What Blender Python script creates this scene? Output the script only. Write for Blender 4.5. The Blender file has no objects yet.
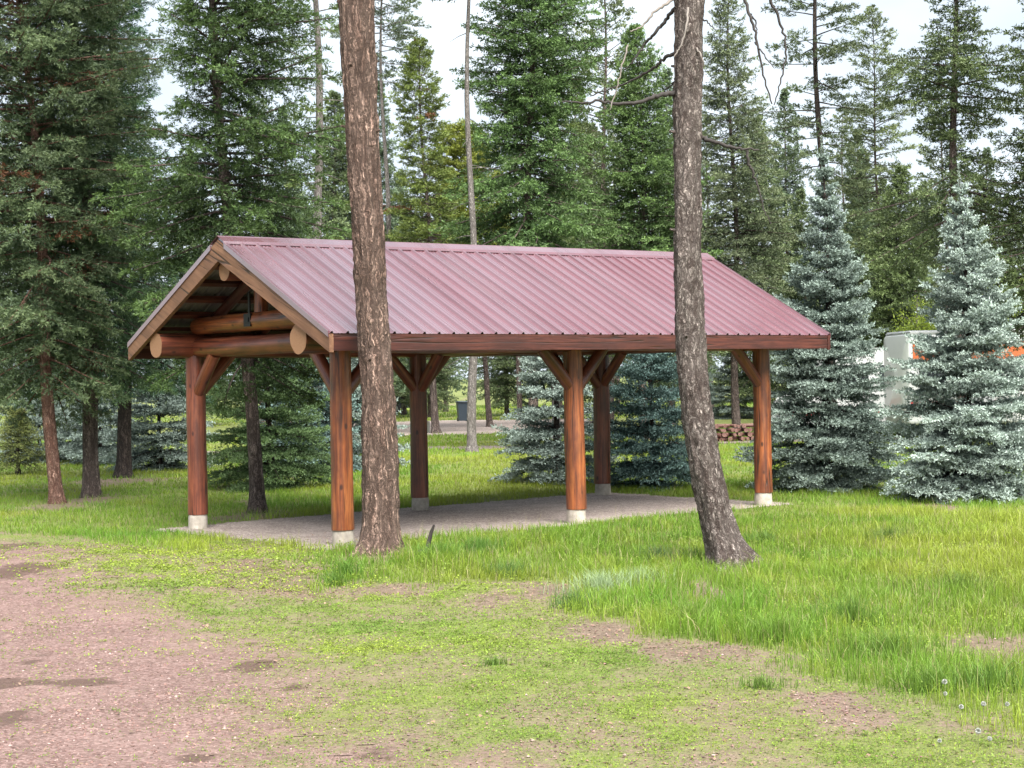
import bpy, math, random
import numpy as np
from mathutils import Vector, Matrix

sc = bpy.context.scene
col = sc.collection
R = math.radians
V = lambda *a: np.array(a, float)

# ------------------------------------------------------------------ camera
F, CH, PIT, ROL = 1644.8, 2.0573, -0.0046, -0.0181
fwd = V(0, math.cos(PIT), math.sin(PIT)); vh = V(0, -math.sin(PIT), math.cos(PIT))
right = math.cos(ROL) * V(1, 0, 0) + math.sin(ROL) * vh
up = -math.sin(ROL) * V(1, 0, 0) + math.cos(ROL) * vh
CAM = V(0, 0, CH)

def ray(px, py):
    return fwd + (px - 512) / F * right + (384 - py) / F * up

def G(px, py):                      # point of the flat ground seen at a pixel
    d = ray(px, py); return CAM + d * (-CH / d[2])

def at(px, py, depth):              # point seen at a pixel, at a distance
    d = ray(px, py); return CAM + d * (depth / d[1])

cam = bpy.data.objects.new('camera', bpy.data.cameras.new('camera'))
cam.data.lens = F / 1024 * 36; cam.data.sensor_width = 36
cam.data.clip_start = 0.1; cam.data.clip_end = 4000
m = Matrix.Identity(4)
for i in range(3):
    m[i][0] = right[i]; m[i][1] = up[i]; m[i][2] = -fwd[i]; m[i][3] = CAM[i]
cam.matrix_world = m
col.objects.link(cam); sc.camera = cam

# ------------------------------------------------------------------ numpy noise
def _h(ix, iy, iz, s):
    n = (ix.astype(np.int64) * 374761393 + iy.astype(np.int64) * 668265263 + iz.astype(np.int64) * 2147483647 + s * 974711) & 0xFFFFFFFF
    n = ((n ^ (n >> 13)) * 1274126177) & 0xFFFFFFFF
    n = n ^ (n >> 16)
    return (n & 0xFFFF) / 65535.0

def vnoise(p, s=0):
    p = np.asarray(p, float); i = np.floor(p).astype(np.int64); f = p - i; f = f * f * (3 - 2 * f)
    r = 0
    for a in (0, 1):
        wa = f[..., 0] if a else 1 - f[..., 0]
        for b in (0, 1):
            wb = f[..., 1] if b else 1 - f[..., 1]
            for c in (0, 1):
                wc = f[..., 2] if c else 1 - f[..., 2]
                r = r + wa * wb * wc * _h(i[..., 0] + a, i[..., 1] + b, i[..., 2] + c, s)
    return r

def fbm2(x, y, sc_, s=0, o=3):
    r = 0; a = .5; t = 0
    for k in range(o):
        r = r + a * vnoise(np.stack([x * sc_, y * sc_, np.zeros_like(x) + k * 7.3], -1), s + k); t += a
        a *= .5; sc_ *= 2.1
    return r / t

def sstep(a, b, x):
    t = np.clip((x - a) / (b - a), 0, 1); return t * t * (3 - 2 * t)

# ------------------------------------------------------------------ mesh building
class MB:
    def __init__(s):
        s.v = []; s.q = []; s.t = []; s.gc = []; s.c = []; s.qm = []; s.tm = []; s.n = 0
    def add(s, v, q=None, t=None, gc=None, c=None, mi=0):
        v = np.asarray(v, float).reshape(-1, 3)
        s.v.append(v)
        s.gc.append(v if gc is None else np.asarray(gc, float).reshape(-1, 3))
        s.c.append(np.tile(V(.5, .5, .5), (len(v), 1)) if c is None else np.broadcast_to(np.asarray(c, float), (len(v), 3)))
        if q is not None and len(q):
            q = np.asarray(q, np.int64); s.q.append(q + s.n); s.qm.append(np.full(len(q), mi))
        if t is not None and len(t):
            t = np.asarray(t, np.int64); s.t.append(t + s.n); s.tm.append(np.full(len(t), mi))
        s.n += len(v)
        return s
    def box(s, lo, hi, mat=None, mi=0):
        lo = V(*lo); hi = V(*hi)
        v = np.array([[(lo, hi)[i][0], (lo, hi)[j][1], (lo, hi)[k][2]] for i in (0, 1) for j in (0, 1) for k in (0, 1)])
        if mat is not None: v = v @ np.array(mat.to_3x3()).T + np.array(mat.translation)
        q = [(0, 1, 3, 2), (4, 6, 7, 5), (0, 4, 5, 1), (2, 3, 7, 6), (0, 2, 6, 4), (1, 5, 7, 3)]
        return s.add(v, q=q, mi=mi)
    def mesh(s, name, mats, smooth=True):
        me = bpy.data.meshes.new(name)
        v = np.concatenate(s.v); nq = sum(len(a) for a in s.q); nt = sum(len(a) for a in s.t)
        q = np.concatenate(s.q) if nq else np.zeros((0, 4), np.int64)
        t = np.concatenate(s.t) if nt else np.zeros((0, 3), np.int64)
        me.vertices.add(len(v)); me.vertices.foreach_set('co', v.astype(np.float32).ravel())
        me.loops.add(nq * 4 + nt * 3)
        me.loops.foreach_set('vertex_index', np.concatenate([q.ravel(), t.ravel()]).astype(np.int32))
        me.polygons.add(nq + nt)
        ls = np.concatenate([np.arange(nq) * 4, nq * 4 + np.arange(nt) * 3]).astype(np.int32)
        me.polygons.foreach_set('loop_start', ls)
        mi = np.concatenate((s.qm if nq else []) + (s.tm if nt else [])).astype(np.int32)
        if isinstance(mats, bpy.types.Material): mats = [mats]
        for x in mats: me.materials.append(x)
        me.polygons.foreach_set('material_index', mi)
        me.polygons.foreach_set('use_smooth', np.full(nq + nt, bool(smooth)))
        me.update(calc_edges=True)
        a = me.attributes.new('gc', 'FLOAT_VECTOR', 'POINT'); a.data.foreach_set('vector', np.concatenate(s.gc).astype(np.float32).ravel())
        c = np.concatenate(s.c); c = np.concatenate([c, np.ones((len(c), 1))], 1)
        a = me.attributes.new('Col', 'FLOAT_COLOR', 'POINT'); a.data.foreach_set('color', c.astype(np.float32).ravel())
        return me
    def build(s, name, mats, parent=None, smooth=True, loc=None):
        o = bpy.data.objects.new(name, s.mesh(name, mats, smooth)); col.objects.link(o)
        if parent is not None: o.parent = parent
        if loc is not None: o.location = loc
        return o

def frame_along(d):
    d = d / np.linalg.norm(d)
    a = V(0, 0, 1) if abs(d[2]) < .9 else V(1, 0, 0)
    x = np.cross(a, d); x /= np.linalg.norm(x); y = np.cross(d, x)
    return x, y, d

def tube(mb, pts, rad, sides=8, disp=None, cap=True, mi=0, cap_mi=None, gs=0., c=None):
    """tube along a polyline; disp(theta, along, radius) -> radial offset; gc holds coordinates running with the grain"""
    pts = np.asarray(pts, float); rad = np.asarray(rad, float); n = len(pts)
    tg = np.gradient(pts, axis=0); tg /= np.linalg.norm(tg, axis=1)[:, None] + 1e-12
    L = np.concatenate([[0], np.cumsum(np.linalg.norm(np.diff(pts, axis=0), axis=1))])
    x, y, _ = frame_along(tg[0])
    th = np.arange(sides) / sides * 2 * np.pi
    VV = []; GC = []
    for i in range(n):
        x = x - tg[i] * np.dot(x, tg[i]); x /= np.linalg.norm(x); y = np.cross(tg[i], x)
        r = np.full(sides, rad[i])
        if disp is not None: r = r + disp(th, L[i], rad[i])
        VV.append(pts[i] + np.outer(np.cos(th) * r, x) + np.outer(np.sin(th) * r, y))
        GC.append(np.stack([np.cos(th) * rad[i], np.sin(th) * rad[i], np.full(sides, L[i] + gs)], 1))
    v = np.concatenate(VV); gc = np.concatenate(GC)
    i = np.arange(n - 1)[:, None] * sides; j = np.arange(sides)[None]; j2 = (j + 1) % sides
    q = np.stack([i + j, i + j2, i + sides + j2, i + sides + j], -1).reshape(-1, 4)
    mb.add(v, q=q, gc=gc, mi=mi, c=c)
    if cap:
        for e in (0, n - 1):
            rv = VV[e]; cv = np.vstack([rv, pts[e][None]])
            g = np.vstack([GC[e], [[0, 0, L[e] + gs]]])
            jj = np.arange(sides); t = np.stack([jj, (jj + 1) % sides, np.full(sides, sides)], 1)
            if e == 0: t = t[:, ::-1]
            mb.add(cv, t=t, gc=g, mi=mi if cap_mi is None else cap_mi, c=c)

# ------------------------------------------------------------------ tagging
def tag(o, label=None, cat=None, group=None, kind=None):
    if label: o['label'] = label
    if cat: o['category'] = cat
    if group: o['group'] = group
    if kind: o['kind'] = kind
    return o

def empty(name, loc, rz=0.0):
    o = bpy.data.objects.new(name, None); col.objects.link(o)
    o.location = [float(a) for a in loc]; o.rotation_euler = (0, 0, rz); o.empty_display_size = .3
    return o

def copy_tree(o, parent=None):
    c = o.copy(); col.objects.link(c)
    if parent is not None: c.parent = parent
    for ch in list(o.children): copy_tree(ch, c)
    return c

# ------------------------------------------------------------------ materials
class NT:
    def __init__(s, name):
        s.m = bpy.data.materials.new(name); s.m.use_nodes = True
        s.t = s.m.node_tree; s.t.nodes.clear()
        s.out = s.n('ShaderNodeOutputMaterial')
    def n(s, typ, **kw):
        x = s.t.nodes.new(typ)
        for k, v in kw.items(): setattr(x, k, v)
        return x
    def set(s, node, **kw):
        for k, v in kw.items():
            s.inp(node.inputs[k.replace('_', ' ')], v)
        return node
    def inp(s, sock, v):
        if isinstance(v, bpy.types.NodeSocket): s.t.links.new(v, sock)
        elif isinstance(v, (tuple, list)) and sock.type == 'RGBA': sock.default_value = (*v[:3], 1)
        else: sock.default_value = v
    def attr(s, name, out='Vector'):
        return s.n('ShaderNodeAttribute', attribute_name=name).outputs[out]
    def coord(s): return s.n('ShaderNodeTexCoord').outputs['Object']
    def mapv(s, v, scale=(1, 1, 1), loc=(0, 0, 0)):
        x = s.n('ShaderNodeMapping'); s.inp(x.inputs['Vector'], v); x.inputs['Scale'].default_value = scale; x.inputs['Location'].default_value = loc
        return x.outputs[0]
    def noise(s, v, scale, detail=3, rough=.55, dist=0):
        x = s.n('ShaderNodeTexNoise'); s.inp(x.inputs['Vector'], v)
        x.inputs['Scale'].default_value = scale; x.inputs['Detail'].default_value = detail; x.inputs['Roughness'].default_value = rough; x.inputs['Distortion'].default_value = dist
        return x.outputs['Fac']
    def voro(s, v, scale, feature='F1', out='Distance', rnd=1):
        x = s.n('ShaderNodeTexVoronoi', feature=feature); s.inp(x.inputs['Vector'], v); x.inputs['Scale'].default_value = scale
        x.inputs['Randomness'].default_value = rnd
        return x.outputs[out]
    def ramp(s, f, stops):
        x = s.n('ShaderNodeValToRGB'); s.inp(x.inputs[0], f); e = x.color_ramp.elements
        while len(e) < len(stops): e.new(.5)
        for k, (p, c) in zip(e, stops):
            k.position = p; k.color = (*c, 1) if isinstance(c, (tuple, list)) else (c, c, c, 1)
        return x.outputs[0]
    def mix(s, f, a, b, mode='MIX'):
        x = s.n('ShaderNodeMix', data_type='RGBA', blend_type=mode)
        s.inp(x.inputs[0], f); s.inp(x.inputs[6], a); s.inp(x.inputs[7], b); return x.outputs[2]
    def math(s, op, a, b=0., clamp=False):
        x = s.n('ShaderNodeMath', operation=op, use_clamp=clamp); s.inp(x.inputs[0], a); s.inp(x.inputs[1], b); return x.outputs[0]
    def bump(s, h, strength=.5, dist=.02):
        x = s.n('ShaderNodeBump'); s.inp(x.inputs['Height'], h); x.inputs['Strength'].default_value = strength; x.inputs['Distance'].default_value = dist
        return x.outputs[0]
    def bsdf(s, color, rough=.7, normal=None, metal=0., spec=.5, coat=0., coat_r=.1):
        b = s.n('ShaderNodeBsdfPrincipled')
        s.inp(b.inputs['Base Color'], color); s.inp(b.inputs['Roughness'], rough); s.inp(b.inputs['Metallic'], metal)
        b.inputs['Specular IOR Level'].default_value = spec; b.inputs['Coat Weight'].default_value = coat; b.inputs['Coat Roughness'].default_value = coat_r
        if normal is not None: s.inp(b.inputs['Normal'], normal)
        s.t.links.new(b.outputs[0], s.out.inputs[0]); return b

def simple(name, c, rough=.6, metal=0., var=.12, scale=6., spec=.5, coat=0.):
    n = NT(name); f = n.noise(n.coord(), scale, 4)
    cc = n.mix(f, tuple(x * (1 - var) for x in c), tuple(min(1, x * (1 + var)) for x in c))
    n.bsdf(cc, rough, metal=metal, spec=spec, coat=coat); return n.m

def foliage_mat(name, trans=.3, rough=.55, spec=.3):
    n = NT(name); c = n.attr('Col', 'Color')
    b = n.bsdf(c, rough, spec=spec)
    t = n.n('ShaderNodeBsdfTranslucent'); n.inp(t.inputs['Color'], c)
    mx = n.n('ShaderNodeMixShader'); mx.inputs[0].default_value = trans
    n.t.links.new(b.outputs[0], mx.inputs[1]); n.t.links.new(t.outputs[0], mx.inputs[2]); n.t.links.new(mx.outputs[0], n.out.inputs[0])
    return n.m

def bark_mat(name, furrow, plate, hi, scale=14., stretch=.28, depth=.03, patch=.35, ridge=.5):
    n = NT(name); g = n.attr('gc')
    w = n.n('ShaderNodeTexNoise'); n.inp(w.inputs['Vector'], g); w.inputs['Scale'].default_value = 9; w.inputs['Detail'].default_value = 4
    wv = n.n('ShaderNodeVectorMath', operation='MULTIPLY_ADD'); n.inp(wv.inputs[0], w.outputs['Color']); wv.inputs[1].default_value = (.10, .10, .22); n.inp(wv.inputs[2], g)
    gs = n.mapv(wv.outputs[0], (1, 1, stretch))
    ra = n.math('ABSOLUTE', n.math('SUBTRACT', n.noise(gs, scale, 4, .65, .4), .5))        # long irregular furrows
    rb = n.math('ABSOLUTE', n.math('SUBTRACT', n.noise(n.mapv(gs, (1, 1, 1), (4, 2, 7)), scale * 2.1, 4, .7, .6), .5))
    d = n.voro(gs, scale * 1.1, 'DISTANCE_TO_EDGE'); cell = n.voro(gs, scale * 1.6, 'F1', 'Color')
    fn = n.noise(g, 75, 4, .75); sp = n.noise(n.mapv(g, (1, 1, .55)), 19, 5, .8); pn = n.noise(n.mapv(g, (1, 1, .5)), 3.2, 4, .6)
    dk = n.math('MAXIMUM', n.ramp(ra, [(.02, 1.), (.10, 0.)]), n.math('MULTIPLY', n.ramp(rb, [(.01, 1.), (.08, 0.)]), .85))
    dk = n.math('MAXIMUM', dk, n.math('MULTIPLY', n.ramp(d, [(.0, 1.), (.09, 0.)]), ridge))
    cs = n.n('ShaderNodeSeparateColor'); n.inp(cs.inputs[0], cell)
    c = n.mix(n.ramp(n.math('ADD', n.math('MULTIPLY', cs.outputs[0], .5), n.math('MULTIPLY', sp, .6)), [(.40, 0.), (.62, 1.)]), plate, hi)
    c = n.mix(n.ramp(sp, [(.36, .8), (.5, 0.)]), c, tuple(x * .45 for x in plate))
    c = n.mix(n.ramp(pn, [(.46, 0.), (.62, patch)]), c, tuple(min(1, x * 1.3 + .02) for x in hi))
    c = n.mix(n.math('MULTIPLY', dk, .92), c, furrow)
    h = n.math('SUBTRACT', n.math('ADD', n.math('MULTIPLY', sp, .6), n.math('MULTIPLY', fn, .3)), dk)
    n.bsdf(c, .88, n.bump(h, 1., depth), spec=.2); return n.m

def wood_mat(name, dark, mid, light, coat=.0, knots=True, rough=.5):
    n = NT(name); g = n.attr('gc')
    gs = n.mapv(g, (1, 1, .05)); a = n.noise(gs, 26, 5, .6, .6)
    b = n.noise(n.mapv(g, (1, 1, .35)), 4.5, 4, .6)
    c = n.ramp(a, [(.28, dark), (.47, mid), (.68, light)])
    c = n.mix(n.ramp(b, [(.38, 0.), (.62, .75)]), c, dark)
    st = n.noise(n.mapv(g, (1, 1, .02)), 60, 3, .6)
    c = n.mix(n.ramp(st, [(.56, 0.), (.66, .6)]), c, tuple(x * .45 for x in dark))
    if knots:
        k = n.voro(n.mapv(g, (1, 1, .55)), 5.2, 'F1'); c = n.mix(n.ramp(k, [(.07, .85), (.14, 0.)]), c, tuple(x * .35 for x in dark))
    ck = n.math('ABSOLUTE', n.math('SUBTRACT', n.noise(n.mapv(g, (1, 1, .035), (2, 5, 1)), 7, 2, .5), .5))
    ckm = n.math('MULTIPLY', n.ramp(ck, [(.004, 1.), (.016, 0.)]), n.ramp(n.noise(n.mapv(g, (1, 1, .3), (7, 2, 3)), 3.5, 2), [(.48, 0.), (.56, .85)]))
    c = n.mix(ckm, c, (.012, .006, .004))
    h = n.math('SUBTRACT', n.math('ADD', n.math('MULTIPLY', a, .5), b), n.math('MULTIPLY', ckm, 1.5))
    n.bsdf(c, rough, n.bump(h, .35, .02), coat=coat, coat_r=.25, spec=.45); return n.m

M = {}
M['wood'] = wood_mat('stained_log', (.050, .012, .006), (.22, .056, .014), (.34, .115, .032), coat=.25)
M['wood_red'] = wood_mat('red_stained_log', (.045, .010, .006), (.15, .036, .016), (.24, .07, .03), coat=.25)
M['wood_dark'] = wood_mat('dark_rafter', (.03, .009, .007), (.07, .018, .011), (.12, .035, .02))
n = NT('log_end_grain'); g = n.attr('gc')
sx = n.n('ShaderNodeSeparateXYZ'); n.inp(sx.inputs[0], g)
rr = n.math('SQRT', n.math('ADD', n.math('MULTIPLY', sx.outputs[0], sx.outputs[0]), n.math('MULTIPLY', sx.outputs[1], sx.outputs[1])))
rg = n.math('SINE', n.math('MULTIPLY', n.math('ADD', rr, n.math('MULTIPLY', n.noise(g, 9, 3), .03)), 330))
c = n.mix(n.math('MULTIPLY_ADD', rg, .25), (.27, .15, .078), (.19, .095, .045))
c = n.mix(n.ramp(n.noise(g, 30, 3), [(.45, 0.), (.7, .5)]), c, (.2, .08, .035))
n.bsdf(c, .7); M['endgrain'] = n.m
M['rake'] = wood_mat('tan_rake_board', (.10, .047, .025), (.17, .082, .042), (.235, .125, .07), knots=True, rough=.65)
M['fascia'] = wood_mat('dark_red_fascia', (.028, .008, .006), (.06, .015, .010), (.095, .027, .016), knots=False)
n = NT('concrete'); g = n.coord()
c = n.ramp(n.noise(g, 9, 5, .65), [(.3, (.20, .175, .145)), (.6, (.34, .305, .26)), (.8, (.42, .385, .34))])
c = n.mix(n.ramp(n.noise(n.mapv(g, (1, 1, .3)), 12, 3), [(.55, 0.), (.75, .5)]), c, (.22, .19, .15))
n.bsdf(c, .9, n.bump(n.noise(g, 60, 3), .3, .01)); M['concrete'] = n.m
# wet, painted metal roof
n = NT('maroon_metal_roof'); g = n.coord()
f = n.noise(n.mapv(g, (1, .25, .25)), 1.6, 4); f2 = n.noise(n.mapv(g, (1, .35, .35)), 34, 4, .7)
pz = n.noise(n.mapv(g, (4.4, .10, .10)), 1., 2, .6); wetn = n.noise(n.mapv(g, (1, .3, .3), (5, 0, 0)), .55, 4, .6)
c = n.mix(f, (.09, .032, .042), (.135, .052, .064)); c = n.mix(n.ramp(f2, [(.55, 0.), (.75, .35)]), c, (.085, .022, .03))
c = n.mix(n.ramp(pz, [(.45, 0.), (.75, .6)]), c, (.055, .013, .019))
rg = n.ramp(n.math('ADD', n.math('MULTIPLY', n.noise(n.mapv(g, (1, .4, .4)), 3.5, 4), .5), n.math('MULTIPLY', pz, .5)), [(.35, .08), (.65, .36)])
rb_ = n.bsdf(c, rg, n.bump(n.math('ADD', n.noise(g, 3.2, 2), n.math('MULTIPLY', pz, .8)), .07, .02), metal=0., spec=.9, coat=1., coat_r=.10); rb_.inputs['Coat IOR'].default_value = 2.15; n.inp(rb_.inputs['Coat Weight'], n.ramp(wetn, [(.36, .45), (.6, 1.)])); n.inp(rb_.inputs['Coat Roughness'], rg); M['roof'] = n.m
M['roof_under'] = simple('galvanised_underside', (.16, .155, .155), .5, .4)
M['black'] = simple('black_iron', (.02, .02, .022), .45, .6)
M['whitebox'] = simple('white_plastic', (.75, .75, .73), .4)
M['bark1'] = bark_mat('furrowed_bark', (.036, .024, .019), (.285, .182, .142), (.47, .325, .26), 13, .12, .045, .2, .4)
M['bark2'] = bark_mat('lichen_flecked_bark', (.03, .021, .018), (.19, .148, .132), (.42, .36, .325), 20, .36, .025, .4, .45)
M['bark_red'] = bark_mat('reddish_bark', (.07, .035, .026), (.32, .165, .12), (.48, .30, .235), 14, .2, .03, .35)
M['bark_grey'] = bark_mat('grey_bark', (.04, .03, .027), (.19, .14, .12), (.34, .27, .24), 14, .16, .03, .3)
M['bark_pale'] = bark_mat('pale_bark', (.08, .07, .065), (.22, .195, .18), (.36, .33, .31), 15, .2, .02, .4)
M['bark_dark'] = bark_mat('dark_bark', (.02, .016, .015), (.08, .06, .05), (.15, .115, .10), 14, .18, .03, .2)
M['twig'] = simple('dead_branch_wood', (.026, .021, .019), .9, var=.4, scale=20)
M['twig_pale'] = simple('weathered_branch_wood', (.15, .13, .115), .9, var=.3, scale=20)
M['needle'] = foliage_mat('needles', .25)
M['bluen'] = foliage_mat('blue_needles', .12, .6, .2)
M['grass'] = foliage_mat('grass_blades', .42, .5, .3)
M['leaf'] = foliage_mat('leaves', .35)

# ------------------------------------------------------------------ ground zones
def poly_sd(P, poly):
    P = np.asarray(P, float); poly = np.asarray(poly, float); n = len(poly)
    d = np.full(len(P), 1e18); ins = np.zeros(len(P), bool)
    for i in range(n):
        a = poly[i]; b = poly[(i + 1) % n]; e = b - a; w = P - a
        t = np.clip((w @ e) / (e @ e + 1e-12), 0, 1); dd = w - t[:, None] * e
        d = np.minimum(d, (dd ** 2).sum(1))
        cnd = ((a[1] > P[:, 1]) != (b[1] > P[:, 1]))
        with np.errstate(divide='ignore', invalid='ignore'):
            xi = (b[0] - a[0]) * (P[:, 1] - a[1]) / (b[1] - a[1]) + a[0]
        ins ^= cnd & (P[:, 0] < xi)
    return np.where(ins, 1, -1) * np.sqrt(d)

gp = lambda pts: [G(*p)[:2] for p in pts]
ROADP = gp([(0, 543), (40, 550), (90, 572), (140, 600), (190, 628), (240, 662), (285, 700), (310, 740), (318, 768)]) + [V(-.9, 7.), V(-1., 4.), V(-1.5, -12.), V(-14, -12.), V(-16, 14.), V(-9, 22.)]
LONGP = gp([(322, 592), (345, 572), (420, 586), (470, 578), (540, 583), (575, 600), (570, 612), (640, 622), (650, 642), (790, 657), (850, 690), (905, 700), (1024, 742), (1100, 760)]) + [V(9, 9.), V(40, 14), V(900, 20), V(900, 1500), V(0, 1500), G(300, 470)[:2], G(240, 520)[:2], G(240, 541)[:2], G(318, 556)[:2]]
LEFTP = [V(-30, 15), V(-9.5, 21)] + gp([(0, 534), (110, 545), (200, 552), (240, 541), (240, 520), (300, 470)]) + [V(0, 1500), V(-900, 1500), V(-900, 15)]
DRYP = gp([(205, 566), (260, 560), (330, 570), (345, 592), (318, 603), (250, 598), (200, 586)])
BARE = [(G(995, 645), .42, .42), (G(545, 590), .35, .35), (G(705, 590), .22, .5), (G(610, 632), .35, .4), (G(940, 506), .35, .5), (G(395, 590), .6, .35), (G(490, 595), .35, .3),
        (G(58, 507), .7, .8), (G(92, 500), .6, .7), (G(124, 482), 1.1, .9), (G(258, 515), .6, .8), (G(380, 556), .45, .4), (G(730, 568), .4, .4), (G(690, 655), .5, .3), (G(850, 712), .35, .3)]
WET = [(G(62, 682), .40, .15), (G(10, 684), .3, .16), (G(30, 663), .15, .32), (G(42, 656), .08, .2), (G(8, 718), .18, .35), (G(190, 764), .10, .14), (G(375, 757), .13, .18), (G(15, 574), .38, .7), (G(8, 548), .45, .6), (G(250, 668), .2, .3), (G(255, 640), .1, .25), (G(292, 690), .12, .3)]
RED = [(G(376, 762), .3, .5), (G(520, 762), .6, .4), (G(720, 728), .25, .6), (G(600, 745), .3, .4), (G(560, 715), .3, .7), (G(830, 722), .35, .7), (G(470, 770), .5, .5), (G(660, 765), .3, .3)]
BARE = [(c, a * .9, b * 1.7) for c, a, b in BARE]
YAW = .6997; PO = V(-2.1253, 20.3469); PL, PW = 7.8047, 3.6059
pu = V(math.cos(YAW), math.sin(YAW)); pv = V(-math.sin(YAW), math.cos(YAW))

def blobs(P, L, nz):
    r = np.zeros(len(P))
    for c, a, b in L:
        q = np.sqrt(((P[:, 0] - c[0]) / a) ** 2 + ((P[:, 1] - c[1]) / b) ** 2) + nz * 1.5
        r = np.maximum(r, (1 - sstep(.35, 1.35, q)) * .9)
    return r

def zones(P):
    P = np.asarray(P, float)[:, :2]
    x, y = P[:, 0], P[:, 1]
    n1 = fbm2(x, y, .9, 1) - .5; n2 = fbm2(x, y, 3.1, 5) - .5; n3 = fbm2(x, y, 9., 9) - .5
    road = sstep(-.85, .75, poly_sd(P, ROADP) + n1 * .9 + n2 * .7 + n3 * .3)
    lg = sstep(-.3, .3, poly_sd(P, LONGP) + n1 * .6 + n2 * .7 + n3 * .3)
    lf = sstep(-.35, .35, poly_sd(P, LEFTP) + n1 * .8 + n2 * .6)
    a = (P - PO) @ pu; b = (P - PO) @ pv
    e = np.minimum(np.minimum(a + .42, PL + .3 - a), np.minimum(b + .12, PW + .35 - b))
    pad = sstep(-.12, .12, e + n1 * .3 + n2 * .25)
    dry = sstep(-.2, .3, poly_sd(P, DRYP) + n2 * .8 + n3 * .5)
    bare = blobs(P, BARE, n1 * .4 + n2 * .9 + n3 * .6)
    wet = blobs(P, WET, n1 * .5 + n2 * 1.3 + n3 * 1.1)
    red = .6 * blobs(P, RED, n1 * .5 + n2 * 1.4 + n3 * .8)
    far = sstep(59, 60, y + n1) * (1 - sstep(77, 78, y + n1)) * sstep(-8.5, -6.5, x + n1) * (1 - sstep(2.5, 4.5, x + n1))
    trk = sstep(47.3, 47.8, y + n1 * .8) * (1 - sstep(48.7, 49.2, y + n1 * .8)) * sstep(-14, -11, x)
    return dict(road=road, long=lg * (1 - pad) * (1 - road), left=lf * (1 - pad) * (1 - road), pad=pad, dry=dry, bare=bare, wet=wet, red=red, far=far, trk=trk)

def gz(x, y):
    x = np.asarray(x, float); y = np.asarray(y, float)
    z = (fbm2(x, y, .35, 21) - .5) * .10 + (fbm2(x, y, 1.7, 22) - .5) * .03
    P = np.stack([x.ravel(), y.ravel()], 1)
    a = (P - PO) @ pu; b = (P - PO) @ pv
    e = np.minimum(np.minimum(a + 1.6, PL + 1.8 - a), np.minimum(b + 1.6, PW + 1.6 - b)).reshape(x.shape)
    return z * (1 - sstep(-.3, 1., e)) * sstep(4, 8, y)

def axis_grid(parts):
    r = []
    for a, b, s in parts: r.append(np.arange(a, b, s))
    return np.concatenate(r + [[parts[-1][1]]])

xs = axis_grid([(-900, -100, 100), (-100, -40, 12), (-40, -14, 2), (-14, -7.5, .25), (-7.5, 12, .1), (12, 20, .3), (20, 40, 2), (40, 100, 12), (100, 900, 100)])
ys = axis_grid([(-100, -8, 12), (-8, 6.5, .8), (6.5, 15, .08), (15, 31, .12), (31, 50, .4), (50, 80, .5), (80, 140, 5), (140, 300, 20), (300, 1500, 150)])
X, Y = np.meshgrid(xs, ys); nx, ny = len(xs), len(ys)
P = np.stack([X.ravel(), Y.ravel()], 1); Z = gz(X, Y).ravel()
zn = zones(P)
# material channels: r = reddish gravel, g = grass cover, b = dark wet / litter soil
gr = np.clip(zn['road'] + zn['red'] * .8 + zn['trk'] * .4, 0, 1)
front = (1 - np.maximum(zn['long'], zn['left'])) * (1 - zn['pad'])
sparse = front * (.62 + .40 * sstep(.38, .62, fbm2(P[:, 0], P[:, 1], 1.6, 31)))
gcov = np.clip(np.maximum(np.maximum(zn['long'], zn['left']), sparse) * (1 - gr * .85) * (1 - .8 * zn['bare']) * (1 - .5 * zn['dry']), 0, 1)
gcol = np.stack([gr, gcov, np.clip(zn['wet'] + .45 * zn['bare'] * (1 - gr) + .4 * zn['dry'], 0, 1)], 1)
gi = np.arange(ny - 1)[:, None] * nx + np.arange(nx - 1)[None]
quads = np.stack([gi, gi + 1, gi + nx + 1, gi + nx], -1).reshape(-1, 4)

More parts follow.
